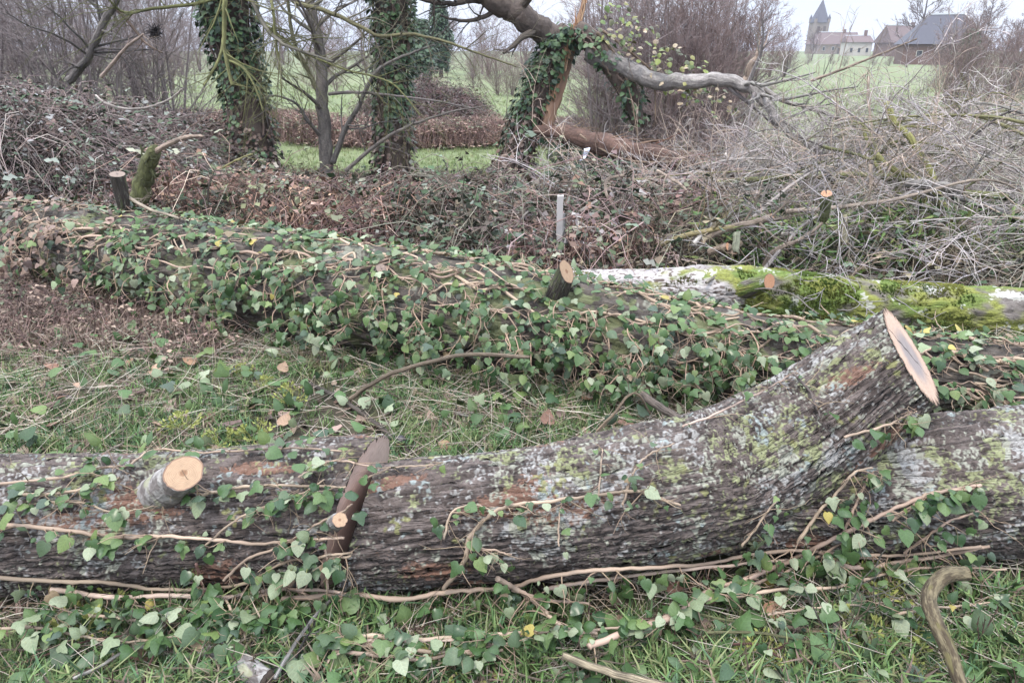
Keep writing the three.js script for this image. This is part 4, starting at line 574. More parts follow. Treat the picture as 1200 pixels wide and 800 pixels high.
scatter('bramble_thicket', 'mound of dull green and purple brambles left of the ivy clad trees', 'brambles', bramV, plantMat, 1900, () => { const x = rr(-9.5, -2.4), z = rr(-9.9, -5.4); if (-z < 5.5 - x * .12 || (x > -3 && -z < 6.2)) return null; const lay = rnd() < .45 ? rr(0, .4) * sstep(-3.2, -4.6, x) : 0; return [[x, ground(x, z) - .04 + lay, z], rotE(rr(-.3, .3), rr(0, 6.28), rr(-.3, .3)), rr(.7, 1.2) * mix(.45, 1, sstep(-3.2, -4.6, x)), grey1(.3)]; });
scatter('bramble_bank', 'low bank of brown brambles and dead stems before the pasture', 'brambles', [...dryV, bramV[0], bramV[1]], plantMat, 1900, () => { const x = rr(-3.6, 4.2), z = rr(-10.5, -4.75); if (-z < 4.9 + Math.max(0, -x) * .35 || (x > 1.2 && rnd() < sstep(1.2, 2.4, x) * .85)) return null; return [[x, ground(x, z) - .05, z], rotE(rr(-.6, .6), rr(0, 6.28), rr(-.6, .6)), rr(.6, 1.3) * mix(1, .42, sstep(6.4, 8.6, -z)), patchC(x, z)]; });
scatter('bank_ivy', 'dark green ivy leaves creeping through the bramble bank', 'ivy', [leafV[0], leafV[1]], leafMat, 5200, () => { const x = rr(-6.5, 2.6), z = rr(-9.2, -4.8); if (-z < 4.95 + Math.max(0, -x) * .36) return null; const n = fbm(x * .9 + 3, z * .9, 7, 3); if (rnd() > sstep(-.08, .16, n)) return null; return [[x, ground(x, z) + rr(.05, .36) * mix(1, .45, sstep(6.4, 8.6, -z)), z], leafPose([rr(-.4, .4), .8, .5], .6), rr(.035, .07), vary(pick([[.05, .085, .045], [.07, .105, .055], [.10, .125, .085], [.04, .065, .04], [.13, .15, .12]]), .25)]; });
scatter('sedge_strip', 'strip of reddish dead sedge across the green pasture', 'sedge', dryV, plantMat, 620, () => { const x = rr(-9, 1.6), z = -15.9 + rr(-.9, .9) - x * .05; return [[x, ground(x, z), z], rotY(rr(0, 6.28)), rr(.8, 1.3), [1.15, 1.1, 1.1]]; });
scatter('bramble_mound', 'rounded mound of purple brown brambles out in the pasture', 'brambles', bramV, plantMat, 420, () => { const a = rr(0, 6.28), r = Math.sqrt(rnd()), x = -2.5 + Math.cos(a) * r * 1.6, z = -20 + Math.sin(a) * r * 1.2; return [[x, ground(x, z) + 1.0 * Math.sqrt(1 - r * r) * rr(.2, 1) - .15, z], rotE(rr(-.6, .6), rr(0, 6.28), rr(-.6, .6)), rr(.7, 1.1), [.85, .72, .75]]; });
{ // light leaved ivy bush at the foot of the snapped tree
  const g = thing('ivy_bush', 'grey green ivy bush below the fallen trunk', 'shrub'), m = new MB(); for (let k = 0; k < 40; k++) grow(m, [rr(.6, 1.5), .1, -9 + rr(-.3, .3)], [rr(-.4, .4), 1, rr(-.4, .4)], rr(.4, .8), .008, 1, { wob: .2, col: C.brown, kids: [3], rmin: .002 }); mesh('stems', m.geo(), plantMat, g);
  const ms = [], cs = []; for (let k = 0; k < 950; k++) { const x = .45 + Math.abs(rr(-1, 1)) * 1.0 + rr(0, .3), y = ground(x, -9) + rr(0, .85) * (1 - .35 * Math.abs(x - .9)), z = -9.0 + rr(-.4, .35); ms.push(mat4([x, y, z], leafPose([rr(-.4, .4), .5, .7], .6), rr(.055, .1))); cs.push(vary(pick([[.12, .155, .10], [.07, .115, .06], [.17, .20, .12], [.05, .09, .05]]), .3)); } inst('leaves', leafV[0], leafMat, ms, cs, g); }

// ---------------------------------------------------------------- brushwood pile
const pile = (x, z) => { const D = -z; return .8 * sstep(2.2, 4.0, x + (D - 7) * .1) * gauss(0, D, 0, 7.6, 1, 1.4) * (1 - .25 * sstep(5, 9, x)) + .42 * sstep(.5, 2.0, x) * gauss(0, D, 0, 6.1, 1, .9); };
const brushV = [C.pale, [.36, .33, .32], C.tan, [.33, .29, .27], [.30, .285, .23], [.30, .27, .27]].map((c, i) => { const m = new MB(); grow(m, [0, 0, 0], [1, .1, 0], 1.7, .010, 3, { wob: .24, col: c, kids: [6, 3, 1], spread: .75, segs: 6, rmin: .0036, sides: 4 }); return m.geo(); });
scatter('brushwood', 'great heap of tangled grey twigs and cut brushwood', 'brushwood', brushV, plantMat, 1150, () => { const x = rr(.7, 9.5), z = rr(-10.4, -5.0), h = pile(x, z); if (h < .12 && rnd() < .7) return null; const q = rotE(0, rr(0, 6.28), rr(-.35, .5)); return [[x, ground(x, z) + h * Math.pow(rnd(), .9) + .03, z], q, rr(.5, 1.0), grey1(.3)]; });
scatter('brushwood_sprays', 'springy upright twigs rising out of the brushwood heap', 'brushwood', [brushV[0], brushV[1], brushV[5], brushV[4]], plantMat, 90, () => { const x = rr(2.4, 9.5), z = rr(-10.2, -7.2); return [[x, ground(x, z) + pile(x, z) * .8, z], rotE(rr(-.4, .4), rr(0, 6.28), rr(.4, 1.2)), rr(.4, .65), [.9, .86, .86]]; });
scatter('brushwood_leaves', 'green ivy and pine green sprigs under the cut brushwood', 'greenery', [leafGeo(.4, .2, .1, .22, .1)], leafMat, 2600, () => { const c = pick([[2.5, -5.5, .7], [1.9, -5.4, .5], [3.3, -5.6, .7], [4.3, -5.4, .4], [2.9, -5.9, .8]]), x = c[0] + rr(-1, 1) * c[2], z = c[1] + rr(-.6, .6); return [[x, ground(x, z) + rr(.02, .5), z], leafPose([rr(-1, 1), rr(0, 1), rr(-.2, 1)], .7), rr(.07, .13), vary(pick([[.09, .15, .04], [.06, .12, .035], [.14, .18, .055]]), .3)]; });
function branch(label, pts, r0, r1, col, tw, o = {}) { const g = thing(o.name ?? 'cut_branch', label, o.cat ?? 'branch', o.group); limbOf(g, 'stem', pts, r0, r1, col, tw, o); if (o.cut) { const P = smooth(pts, 10), e = o.cut === 'start' ? [P[1], P[0]] : [P[9], P[10]], d = V(e[1][0] - e[0][0], e[1][1] - e[0][1], e[1][2] - e[0][2]).normalize(), r = (o.cut === 'start' ? r0 : r1) * 1.02; const c = new THREE.CircleGeometry(r, 16); c.applyQuaternion(new THREE.Quaternion().setFromUnitVectors(V(0, 0, 1), d)); c.translate(e[1][0] + d.x * .003, e[1][1] + d.y * .003, e[1][2] + d.z * .003); mesh('cut_face', c, o.grain ?? grainOrange, g); } return g; }
branch('long mossy green pole lying level across the brushwood', [[1.919,0.522,-6.35],[2.347,0.582,-6.23],[2.835,0.626,-6.11],[3.307,0.638,-5.99],[3.706,0.564,-5.87],[4.237,0.499,-5.75]], .028, .03, [.22, .23, .11], 8, { len: .7 });
branch('yellow lichened branch bending down over the brushwood', [[3.254,1.245,-6.15],[3.304,1.086,-6.036],[3.372,1,-5.921],[3.426,0.874,-5.807],[3.507,0.717,-5.693],[3.563,0.512,-5.579],[3.661,0.36,-5.464],[3.841,0.21,-5.35]], .024, .032, [.27, .27, .10], 9, { len: .6 });
branch('short lichened fork meeting the yellow branch', [[3.147,0.834,-5.95],[3.259,0.731,-5.867],[3.412,0.666,-5.783],[3.545,0.638,-5.7]], .026, .022, [.27, .27, .11], 3, { len: .4 });
branch('dark crooked twig branch with olive lichen on the heap', [[2.768,0.873,-6.15],[3.021,0.82,-6.1],[3.2,0.783,-6.05],[3.252,0.906,-6],[3.327,0.947,-5.95]], .014, .012, C.olive, 8, { len: .5 });
branch('lichened branch slanting through the heap beneath the barn', [[3.292,0.992,-6.55],[3.317,0.786,-6.35],[3.322,0.664,-6.15],[3.381,0.549,-5.95],[3.388,0.44,-5.75]], .016, .022, [.27, .28, .1], 8, { len: .5 });
branch('grey pole with an orange sawn end in the heap', [[3.069,0.709,-5.3],[3.278,0.691,-5.25],[3.47,0.675,-5.2]], 0.037, 0.039, C.grey, 2, { cut: 'end', len: .4 });
branch('grey bare pole poking past the orange sawn end', [[3.64,0.564,-5.95],[3.755,0.537,-5.817],[3.987,0.454,-5.683],[4.287,0.354,-5.55]], .03, .03, [.3, .29, .3], 3, { len: .4 });
branch('bent brown branch with a pale sawn end above the mossy log', [[1.393,0.344,-4.85],[1.531,0.447,-4.825],[1.734,0.504,-4.8],[1.825,0.541,-4.775],[1.861,0.565,-4.75]], 0.028, 0.025, [.27, .22, .18], 6, { cut: 'end', len: .5 });
branch('straight yellowish pole lying behind the mossy log', [[1.089,0.311,-4.9],[1.265,0.392,-4.867],[1.44,0.445,-4.833],[1.626,0.479,-4.8]], 0.020, 0.018, [.34, .29, .15], 3, { len: .4 });
branch('short upright green stub with a sawn top in the heap', [[2.282,0.536,-4.85],[2.249,0.628,-4.8],[2.221,0.729,-4.75]], 0.039, 0.037, [.17, .19, .09], 0, { cut: 'end', sides: 12 });
branch('short greenish stub with a sawn foot behind the mossy log', [[1.626,0.453,-4.75],[1.613,0.391,-4.7],[1.6,0.323,-4.65]], 0.026, 0.026, [.25, .27, .2], 0, { cut: 'end', sides: 12 });
branch('thin sawn stub hanging in the heap above the mossy log', [[2.452,0.544,-4.9],[2.45,0.441,-4.85],[2.445,0.352,-4.8]], 0.022, 0.024, [.27, .25, .17], 1, { cut: 'end', sides: 10, len: .3 });
branch('sawn billet with an orange end low in the heap', [[1.434,0.301,-4.75],[1.49,0.341,-4.7],[1.539,0.373,-4.65]], 0.026, 0.029, C.tan, 0, { cut: 'end', sides: 10 });
branch('tan branch rising out of the green sprigs behind the mossy log', [[1.872,0.116,-4.8],[1.897,0.268,-4.775],[1.958,0.34,-4.75],[2.063,0.397,-4.725],[2.213,0.528,-4.7]], 0.024, 0.010, [.36, .29, .24], 5, { len: .5 });
branch('thin dark stick leaning on the mossy log', [[1.265,0.271,-4.15],[1.401,0.288,-4.3],[1.543,0.295,-4.45],[1.726,0.306,-4.6]], .010, .006, [.26, .24, .2], 1, { len: .2 });
branch('long thin stick slanting over the tail of the ivy trunk', [[1.515,0.236,-4.1],[1.59,0.299,-3.95],[1.689,0.312,-3.8],[1.725,0.287,-3.65],[1.719,0.302,-3.5]], .005, .003, C.pale, 2, { len: .2 });
for (const p of [[[2.784,0.843,-5.32],[2.792,0.708,-5.265],[2.765,0.521,-5.21],[2.692,0.262,-5.155],[2.54,0.048,-5.1]], [[0.973,0.693,-5.75],[0.795,0.674,-5.652],[0.782,0.566,-5.554],[0.874,0.432,-5.456],[0.939,0.279,-5.358],[1.047,0.185,-5.26]], [[0.549,0.38,-5.32],[0.686,0.299,-5.28],[0.86,0.155,-5.24],[0.997,0.074,-5.2]], [[2.633,0.428,-5.32],[2.943,0.345,-5.29],[3.124,0.234,-5.26],[3.146,0.101,-5.23],[2.98,-0.034,-5.2]], [[2.189,0.513,-5.75],[2.27,0.316,-5.587],[2.279,0.19,-5.423],[2.247,0.142,-5.26]], [[3.2,0.434,-5.45],[3.037,0.524,-5.418],[3.297,0.517,-5.385],[3.503,0.441,-5.353],[3.79,0.324,-5.32]], [[3.624,0.661,-5.65],[3.439,0.589,-5.543],[3.2,0.61,-5.437],[3.03,0.508,-5.33]], [[1.307,0.664,-6.15],[1.499,0.565,-5.943],[1.536,0.444,-5.735],[1.462,0.33,-5.527],[1.392,0.182,-5.32]], [[2.027,0.759,-6.55],[2.131,0.493,-6.25],[2.163,0.398,-5.95],[2.103,0.374,-5.65]], [[-0.277,0.33,-5.35],[-0.415,0.33,-5.35],[-0.488,0.246,-5.35]], [[0.719,0.497,-5.65],[0.357,0.327,-5.54],[0.174,0.473,-5.43],[0,0.324,-5.32]], [[2.086,0.588,-6.15],[2.147,0.511,-5.95],[2.283,0.477,-5.75],[2.386,0.397,-5.55],[2.402,0.373,-5.35]], [[0.311,0.473,-6.15],[0.761,0.521,-6.017],[1.119,0.502,-5.883],[1.457,0.543,-5.75]], [[3.013,0.511,-5.95],[2.632,0.411,-5.717],[2.35,0.247,-5.483],[2.106,0.131,-5.25]], [[4.218,0.982,-6.65],[3.794,0.862,-6.35],[3.479,0.68,-6.05],[3.211,0.513,-5.75]], [[4.278,1.26,-7.15],[4.072,1.045,-6.817],[3.772,0.768,-6.483],[3.601,0.588,-6.15]], [[3.543,1.419,-7.15],[3.426,1.201,-6.817],[3.346,0.961,-6.483],[3.121,0.814,-6.15]], [[2.974,1.379,-7.15],[3.229,1.5,-7.017],[3.54,1.652,-6.883],[3.722,1.76,-6.75]]])
  branch('thin pale bare branch lying in the brushwood heap', p, .015, .006, pick([[.5, .45, .42], [.54, .5, .47], [.42, .34, .28]]), 6, { len: .55, group: 'thin branches of the brushwood heap' });
for (let k = 0; k < 120; k++) { const x = rr(1.3, 8), z = rr(-9.4, -5.0), a = rr(0, 6.28), L = rr(.5, 1.3), h = pile(x, z) + ground(x, z) + rr(-.02, .22), dx = Math.cos(a) * L, dz = Math.sin(a) * L * .6; branch('thin pale bare branch lying in the brushwood heap', [[x - dx, h - rr(-.1, .25), z - dz], [x - dx * .3, h + rr(0, .2), z - dz * .3 + rr(-.1, .1)], [x + dx * .4, h + rr(0, .25), z + dz * .4], [x + dx, h - rr(-.1, .3), z + dz]], rr(.008, .021), .004, vary(pick([[.46, .43, .41], [.52, .48, .45], [.40, .33, .28], C.grey, [.30, .29, .15]]), .15), 7, { len: .6, group: 'thin branches of the brushwood heap' }); }
branch('pale bowed cane hanging over the bramble mound', [[-4.267,1.235,-7.3],[-4.148,1.175,-7.217],[-3.957,1.131,-7.133],[-3.7,1.129,-7.05],[-3.435,1.191,-6.967],[-3.257,1.259,-6.883],[-3.14,1.325,-6.8]], .012, .009, [.5, .45, .42], 2, { len: .3 });
branch('broken pale stick pointing up from the brambles', [[-4.571,1.392,-8],[-4.296,1.568,-7.867],[-4.055,1.71,-7.733],[-3.803,1.814,-7.6]], .02, .012, [.45, .36, .31], 3, { len: .4 });
branch('pale hooped bramble cane behind the long ivy trunk', [[-0.535,0.437,-5.5],[-0.381,0.445,-5.4],[-0.239,0.384,-5.3],[-0.121,0.374,-5.2],[-0.094,0.209,-5.1]], .008, .006, [.5, .42, .36], 2, { len: .2 });
branch('pale cane leaning beside the hooped cane', [[-0.454,0.229,-5.1],[-0.367,0.316,-5.133],[-0.254,0.376,-5.167],[-0.121,0.388,-5.2]], .008, .005, [.5, .42, .36], 1, { len: .2 });
branch('pale stick lying along the top of the ivy trunk by the upright stub', [[-2.798,0.704,-4.85],[-2.497,0.703,-4.5],[-2.389,0.685,-4.425],[-2.182,0.645,-4.35]], .012, .010, [.46, .39, .31], 2, { len: .2 });
branch('yellow lichened twig lying on the bramble bank below the thick trunk', [[-3.234,0.407,-7],[-2.99,0.545,-7],[-2.781,0.647,-7],[-2.634,0.698,-7]], .012, .008, [.36, .34, .16], 3, { len: .3 });
for (let k = 0; k < 42; k++) { const x = rr(-3.4, 2.2), z = rr(-9, -5.3), a = rr(0, 6.28), L = rr(.3, .7), h = ground(x, z) + rr(.1, .35); if (-z < 5.1 + Math.max(0, -x) * .35) continue; branch('thin pale bramble cane arching over the brown bank', [[x - Math.cos(a) * L, ground(x, z), z - Math.sin(a) * L], [x - Math.cos(a) * L * .5, h, z - Math.sin(a) * L * .5], [x + rr(-.1, .1), h + rr(0, .15), z], [x + Math.cos(a) * L * .7, h - rr(0, .2), z + Math.sin(a) * L * .7]], rr(.004, .008), .003, vary(pick([[.4, .33, .28], [.3, .22, .18], [.33, .3, .17], C.red]), .2), 4, { name: 'bramble_cane', cat: 'bramble', len: .3, group: 'bramble canes on the bank' }); }
console.log('brush done');

// ---------------------------------------------------------------- sticks, litter and grass by the logs
branch('brown curved stick propped against the long ivy trunk', [[-0.822,0.031,-3],[-0.715,0.119,-2.98],[-0.588,0.198,-2.965],[-0.415,0.26,-2.95],[-0.206,0.306,-2.95],[0.083,0.288,-2.95]], .012, .010, [.22, .175, .13], 3, { name: 'fallen_stick', cat: 'stick', len: .2 });
branch('dark knotted stick lying in the grass gap between the logs', [[-1.128,0.02,-3.233],[-0.944,0.04,-3.057],[-0.793,0.04,-2.913],[-0.648,0.03,-2.764],[-0.524,0.02,-2.614],[-0.454,0.015,-2.53]], .010, .011, [.12, .10, .085], 3, { name: 'fallen_stick', cat: 'stick', len: .15 });
branch('thick dark stick wedged behind the forked log', [[0.623,0.14,-2.85],[0.679,0.163,-2.675],[0.731,0.202,-2.5]], .02, .018, [.16, .13, .11], 0, { name: 'fallen_stick', cat: 'stick' });
branch('white forked twig in the grass between the logs', [[-0.293,0.02,-2.88],[-0.212,0.05,-2.802],[-0.139,0.03,-2.796]], .006, .004, [.4, .37, .34], 3, { name: 'fallen_stick', cat: 'stick', len: .1 });
branch('short grey stick lying in the short grass', [[-2.037,0.02,-2.94],[-1.915,0.03,-2.94],[-1.79,0.02,-2.958]], .009, .007, [.3, .25, .25], 0, { name: 'fallen_stick', cat: 'stick' });
branch('dark stick half sunk in grass under the ivy curtain', [[-1.559,0.03,-3.244],[-1.449,0.03,-3.124],[-1.314,0.02,-2.967]], .012, .010, [.13, .1, .085], 1, { name: 'fallen_stick', cat: 'stick', len: .1 });
branch('stub of grey stick by the dead grass', [[-2.42,0.03,-3.076],[-2.323,0.03,-3.048],[-2.239,0.02,-3.021]], .013, .011, [.26, .22, .22], 0, { name: 'fallen_stick', cat: 'stick' });
branch('forked pale twig in front of the ivy log', [[-1.774,0.05,-2.469],[-1.733,0.05,-2.566],[-1.703,0.06,-2.622],[-1.682,0.05,-2.668]], .006, .004, [.36, .31, .26], 4, { name: 'fallen_stick', cat: 'stick', len: .12 });
branch('broken bent twig standing between forked log and ivy trunk', [[0.331,0.297,-2.25],[0.401,0.377,-2.263],[0.442,0.434,-2.275],[0.487,0.438,-2.287],[0.543,0.344,-2.3]], .006, .004, [.36, .28, .2], 3, { name: 'fallen_stick', cat: 'stick', len: .12 });
branch('straight grey twig leaning in the grass by the lichened billet', [[-0.641,0.096,-1.299],[-0.621,0.097,-1.412],[-0.587,0.096,-1.53],[-0.559,0.096,-1.584]], .006, .0045, [.36, .35, .34], 2, { name: 'fallen_stick', cat: 'stick', len: .12 });
branch('pale crooked twig in the grass left of the lichened billet', [[-1.186,0.097,-1.298],[-1.138,0.097,-1.334],[-1.103,0.097,-1.379],[-1.055,0.097,-1.403],[-1.032,0.097,-1.439]], .005, .004, [.5, .48, .45], 2, { name: 'fallen_stick', cat: 'stick', len: .1 });
branch('pale olive pole end lying in the near grass', [[0.144,0.096,-1.374],[0.234,0.096,-1.332],[0.323,0.096,-1.299],[0.453,0.096,-1.265]], .010, .012, [.40, .34, .24], 0, { name: 'fallen_stick', cat: 'stick' });
branch('black rotten branch behind the lichened billet', [[-0.721,0.03,-1.354],[-0.616,0.05,-1.374],[-0.54,0.05,-1.409],[-0.475,0.04,-1.442]], .016, .013, [.05, .045, .045], 2, { name: 'fallen_stick', cat: 'stick', len: .12 });
{ const g = thing('bent_bough', 'bent dark olive bough with a pale sawn end by the level limb', 'branch'), pts = [[1.303,0.275,-1.5],[1.247,0.281,-1.49],[1.202,0.265,-1.47],[1.165,0.244,-1.43],[1.151,0.226,-1.36],[1.162,0.186,-1.3],[1.171,0.132,-1.24],[1.218,0.045,-1.2]]; const l = logGeo(pts.map((p, i) => [...p, .0205 - i * .0003]), 120, 30, barkCrust, .004, { lump: .14 }), bm = barkCrust.mat.clone(); bm.color.setRGB(.5, .43, .27); mesh('bark', l.g, bm, g); const f = []; for (let k = 0; k < 20; k++) { const t = k / 20 * 6.283; f.push([pts[0][0] + .002, pts[0][1] + Math.cos(t) * .0205, pts[0][2] + Math.sin(t) * .0205]); } mesh('cut_face', faceGeo(f, .0015), grainTan, g); }
branch('pale grey twig cluster in the grass below the level limb', [[0.959,0.05,-1.794],[1.012,0.05,-1.745],[1.056,0.04,-1.649],[1.06,0.03,-1.537]], .008, .005, [.42, .40, .38], 6, { name: 'fallen_stick', cat: 'stick', len: .2 });
branch('long thin tan stick lying across the near right grass', [[0.819,0.04,-1.527],[0.972,0.05,-1.495],[1.154,0.05,-1.454],[1.384,0.04,-1.418]], .008, .006, [.36, .28, .21], 3, { name: 'fallen_stick', cat: 'stick', len: .15 });
branch('forked grey lichened twig standing in the near right grass', [[0.895,0.03,-1.368],[0.956,0.06,-1.476],[1.006,0.08,-1.556],[1.069,0.1,-1.588]], .009, .006, [.33, .33, .28], 5, { name: 'fallen_stick', cat: 'stick', len: .2 });
{ const g = thing('lichened_billet', 'short thick billet crusted with white lichen in the near grass', 'log'); const l = logGeo([[-0.937,0.067,-1.47,0.028], [-0.867,0.06,-1.43,0.032], [-0.774,0.056,-1.38,0.034], [-0.681,0.049,-1.33,0.031]], 60, 60, barkCrust, .004, { offset: .1, lump: .16 }); mesh('bark', l.g, barkCrust.mat, g); mesh('cut_face', faceGeo(l.start, -.001), grainOld, g); mesh('cut_face', faceGeo(l.end, .001), grainOld, g); }

// mistletoe: forked yellow green stems ending in paired blades
const mistV = [0, 1].map(() => { const m = new MB(), fork = (p, d, L, n) => { const q = [p[0] + d.x * L, p[1] + d.y * L, p[2] + d.z * L]; m.tube([p, q], () => .0016 + n * .0006, 4, vary([.26, .27, .08], .15), false); if (n === 0) { for (const s of [-1, 1]) { const sd = V(rr(-1, 1), rr(-1, 1), rr(-1, 1)).cross(d).normalize().multiplyScalar(.008), e = d.clone().multiplyScalar(.8).add(V(rr(-.6, .6), rr(-.3, .6), rr(-.6, .6))).normalize().multiplyScalar(.04); const c = vary([.24, .26, .07], .25), i0 = m.v(...q, c), i1 = m.v(q[0] + e.x * .6 + sd.x, q[1] + e.y * .6 + sd.y, q[2] + e.z * .6 + sd.z, c), i2 = m.v(q[0] + e.x, q[1] + e.y, q[2] + e.z, c), i3 = m.v(q[0] + e.x * .6 - sd.x, q[1] + e.y * .6 - sd.y, q[2] + e.z * .6 - sd.z, c); m.tri(i0, i1, i2); m.tri(i0, i2, i3); } return; } for (let k = 0; k < 2; k++) fork(q, d.clone().add(V(rr(-.9, .9), rr(-.5, .6), rr(-.9, .9))).normalize(), L * .85, n - 1); };
  for (let k = 0; k < 7; k++) { const a = rr(0, 6.28); fork([0, .01, 0], V(Math.cos(a), rr(.2, 1), Math.sin(a)).normalize(), .05, 3); } return m.geo(); });
const litterMat = plantMat;
for (const p of [[-1.31,0.03,-2.576],[-1.518,0.03,-2.671],[-1.172,0.03,-2.642],[-1.297,0.03,-3.124],[-1.464,0.03,-3.275],[-1.099,0.03,-2.984],[-1.242,0.03,-1.659],[-1.311,0.03,-1.52],[-0.099,0.03,-1.412],[-0.207,0.03,-1.382],[1.109,0.03,-1.796],[1.233,0.03,-1.697],[1.031,0.03,-1.504],[1.208,0.03,-1.52],[0.726,0.03,-1.441],[1.186,0.03,-1.412]]) { const t = mesh('mistletoe_sprig', pick(mistV), plantMat); t.position.set(p[0], ground(p[0], p[2]) + .005, p[2]); t.rotation.set(rr(-.3, .3), rr(0, 6), rr(-.3, .3)); t.scale.setScalar(rr(.4, .7)); tag(t, 'yellow green mistletoe sprig fallen in the grass', 'mistletoe', 'fallen mistletoe sprigs'); }
// dead leaves and chips of bark
const deadV = [leafGeo(1.5, .3, .35, .9, .15), leafGeo(1.3, -.25, -.3, 1.1, .12)];
for (const p of [[-2.113,0.03,-3.361],[-2.228,0.03,-3.095],[-2.249,0.03,-2.984],[-1.962,0.03,-3.275],[-2.065,0.03,-3.77],[-2.57,0.03,-3.878],[-2.464,0.03,-3.275],[-2.65,0.03,-3.744],[-2.294,0.03,-3.81],[-0.48,0.03,-2.583],[-0.321,0.03,-2.605],[0.161,0.03,-2.733],[0.561,0.03,-1.697],[0.123,0.03,-1.926],[-0.249,0.03,-1.426],[-1.084,0.03,-2.733],[-1.438,0.03,-2.813],[1.061,0.03,-3.002],[1.112,0.03,-2.984],[0.803,0.03,-1.588],[0.416,0.03,-1.52],[0.025,0.03,-1.457],[-1.07,0.03,-1.426],[-0.749,0.03,-2.583],[-1.767,0.03,-3.383],[-1.255,0.03,-3.275],[0.388,0.03,-2.984],[0.548,0.03,-2.772],[-2.128,0.03,-2.733],[-1.627,0.03,-2.694]]) { const m = mesh('dead_leaf', pick(deadV), pick(leafMats.slice(9)).clone()); m.material.color.setRGB(...vary(pick([[.30, .18, .115], [.22, .13, .09], [.36, .24, .17], [.17, .10, .075]]), .2)); m.material.roughness = .85; m.position.set(p[0], ground(p[0], p[2]) + .03, p[2]); m.quaternion.copy(leafPose([rr(-.3, .3), 1, .2], .3, [rr(-1, 1), -.2, rr(-1, 1)])); m.scale.setScalar(rr(.05, .085)); tag(m, 'curled brown dead leaf lying in the grass', 'leaf', 'dead leaves in the grass'); }
const chipG = [0, 1].map(() => { const g = new THREE.BoxGeometry(1, .12, .42, 6, 1, 3), q = g.attributes.position; for (let k = 0; k < q.count; k++) { const x = q.getX(k), z = q.getZ(k); q.setY(k, q.getY(k) + .12 * noise(x * 3, z * 5, rnd() * .2) + .1 * x * x); q.setZ(k, z * (1 - Math.abs(x) * rr(.6, 1.1)) + .08 * noise(x * 4, 2, 3)); q.setX(k, x + .05 * noise(z * 9, x * 7, 1)); } g.computeVertexNormals(); return g; });
const chipM = [std({ color: new THREE.Color().setRGB(.12, .08, .07) }), std({ color: new THREE.Color().setRGB(.27, .19, .16) })];
for (const p of [[-1.962,0.03,-3.011],[-1.922,0.03,-2.709],[-1.591,0.03,-2.788],[-1.096,0.03,-2.837],[-0.843,0.03,-2.733],[-1.682,0.03,-2.896],[0,0.03,-2.854],[0.757,0.03,-1.697],[0.504,0.03,-1.403],[-2.282,0.03,-2.914],[-1.325,0.03,-2.733],[-1.942,0.03,-3.058]]) { const m = mesh('bark_chip', pick(chipG), pick(chipM)); m.position.set(p[0], ground(p[0], p[2]) + .025, p[2]); m.rotation.set(rr(-.2, .2), rr(0, 6), rr(-.2, .2)); m.scale.setScalar(rr(.07, .13)); tag(m, 'flake of dark bark lying in the grass', 'bark flake', 'flakes of bark in the grass'); }
{ const m = new THREE.IcosahedronGeometry(.024, 2), q = m.attributes.position; for (let k = 0; k < q.count; k++) { const v = V(q.getX(k), q.getY(k), q.getZ(k)); v.multiplyScalar(1 + .25 * noise(v.x * 40, v.y * 40, v.z * 40)); q.setXYZ(k, v.x, v.y, v.z); } m.computeVertexNormals(); const b = mesh('gall', m, std({ color: new THREE.Color().setRGB(.035, .03, .035), roughness: .6 })), p = [[-0.507,0.03,-2.612]][0]; b.position.set(...p); tag(b, 'black round gall by the knotted stick', 'gall'); }

const bladeTuft = (n, spread, lean, w) => { const m = new MB(); for (let k = 0; k < n; k++) { const a = rr(0, 6.28), r = spread * Math.sqrt(rnd()), b = rr(0, 6.28), l = rr(.1, lean), h = rr(.5, 1), x = Math.cos(a) * r, z = Math.sin(a) * r, dx = Math.cos(b), dz = Math.sin(b), c = vary([1, 1, 1], .25), px = -dz * w, pz = dx * w; const i0 = m.v(x - px, -.03, z - pz, c), i1 = m.v(x + px, -.03, z + pz, c), i2 = m.v(x + dx * l * .35 * h - px * .8, h * .62, z + dz * l * .35 * h - pz * .8, c), i3 = m.v(x + dx * l * .35 * h + px * .8, h * .62, z + dz * l * .35 * h + pz * .8, c), i4 = m.v(x + dx * l * h, h * (1 - l * .35), z + dz * l * h, c); m.tri(i0, i1, i2); m.tri(i1, i3, i2); m.tri(i2, i3, i4); } return m.geo(); };
const tuftV = [bladeTuft(11, .5, 1.1, .028), bladeTuft(13, .7, 1.4, .022), bladeTuft(9, .35, .9, .03)];
const grassC = [[.07, .135, .04], [.10, .17, .05], [.058, .12, .052], [.12, .185, .06], [.17, .19, .08]], strawC = [[.22, .165, .12], [.17, .12, .09], [.29, .23, .165], [.13, .09, .07]];
const grassMat = std({ vertexColors: true, roughness: .7 });
const nearLog = (x, z) => { for (const k of ['A', 'B', 'B2', 'C']) for (let i = 0; i < dense[k].length; i += 2) { const q = dense[k][i]; if (Math.abs(x - q[0]) < .03 && z - q[2] < q[3] * .98 && z - q[2] > -q[3] * .75) return true; } return false; };
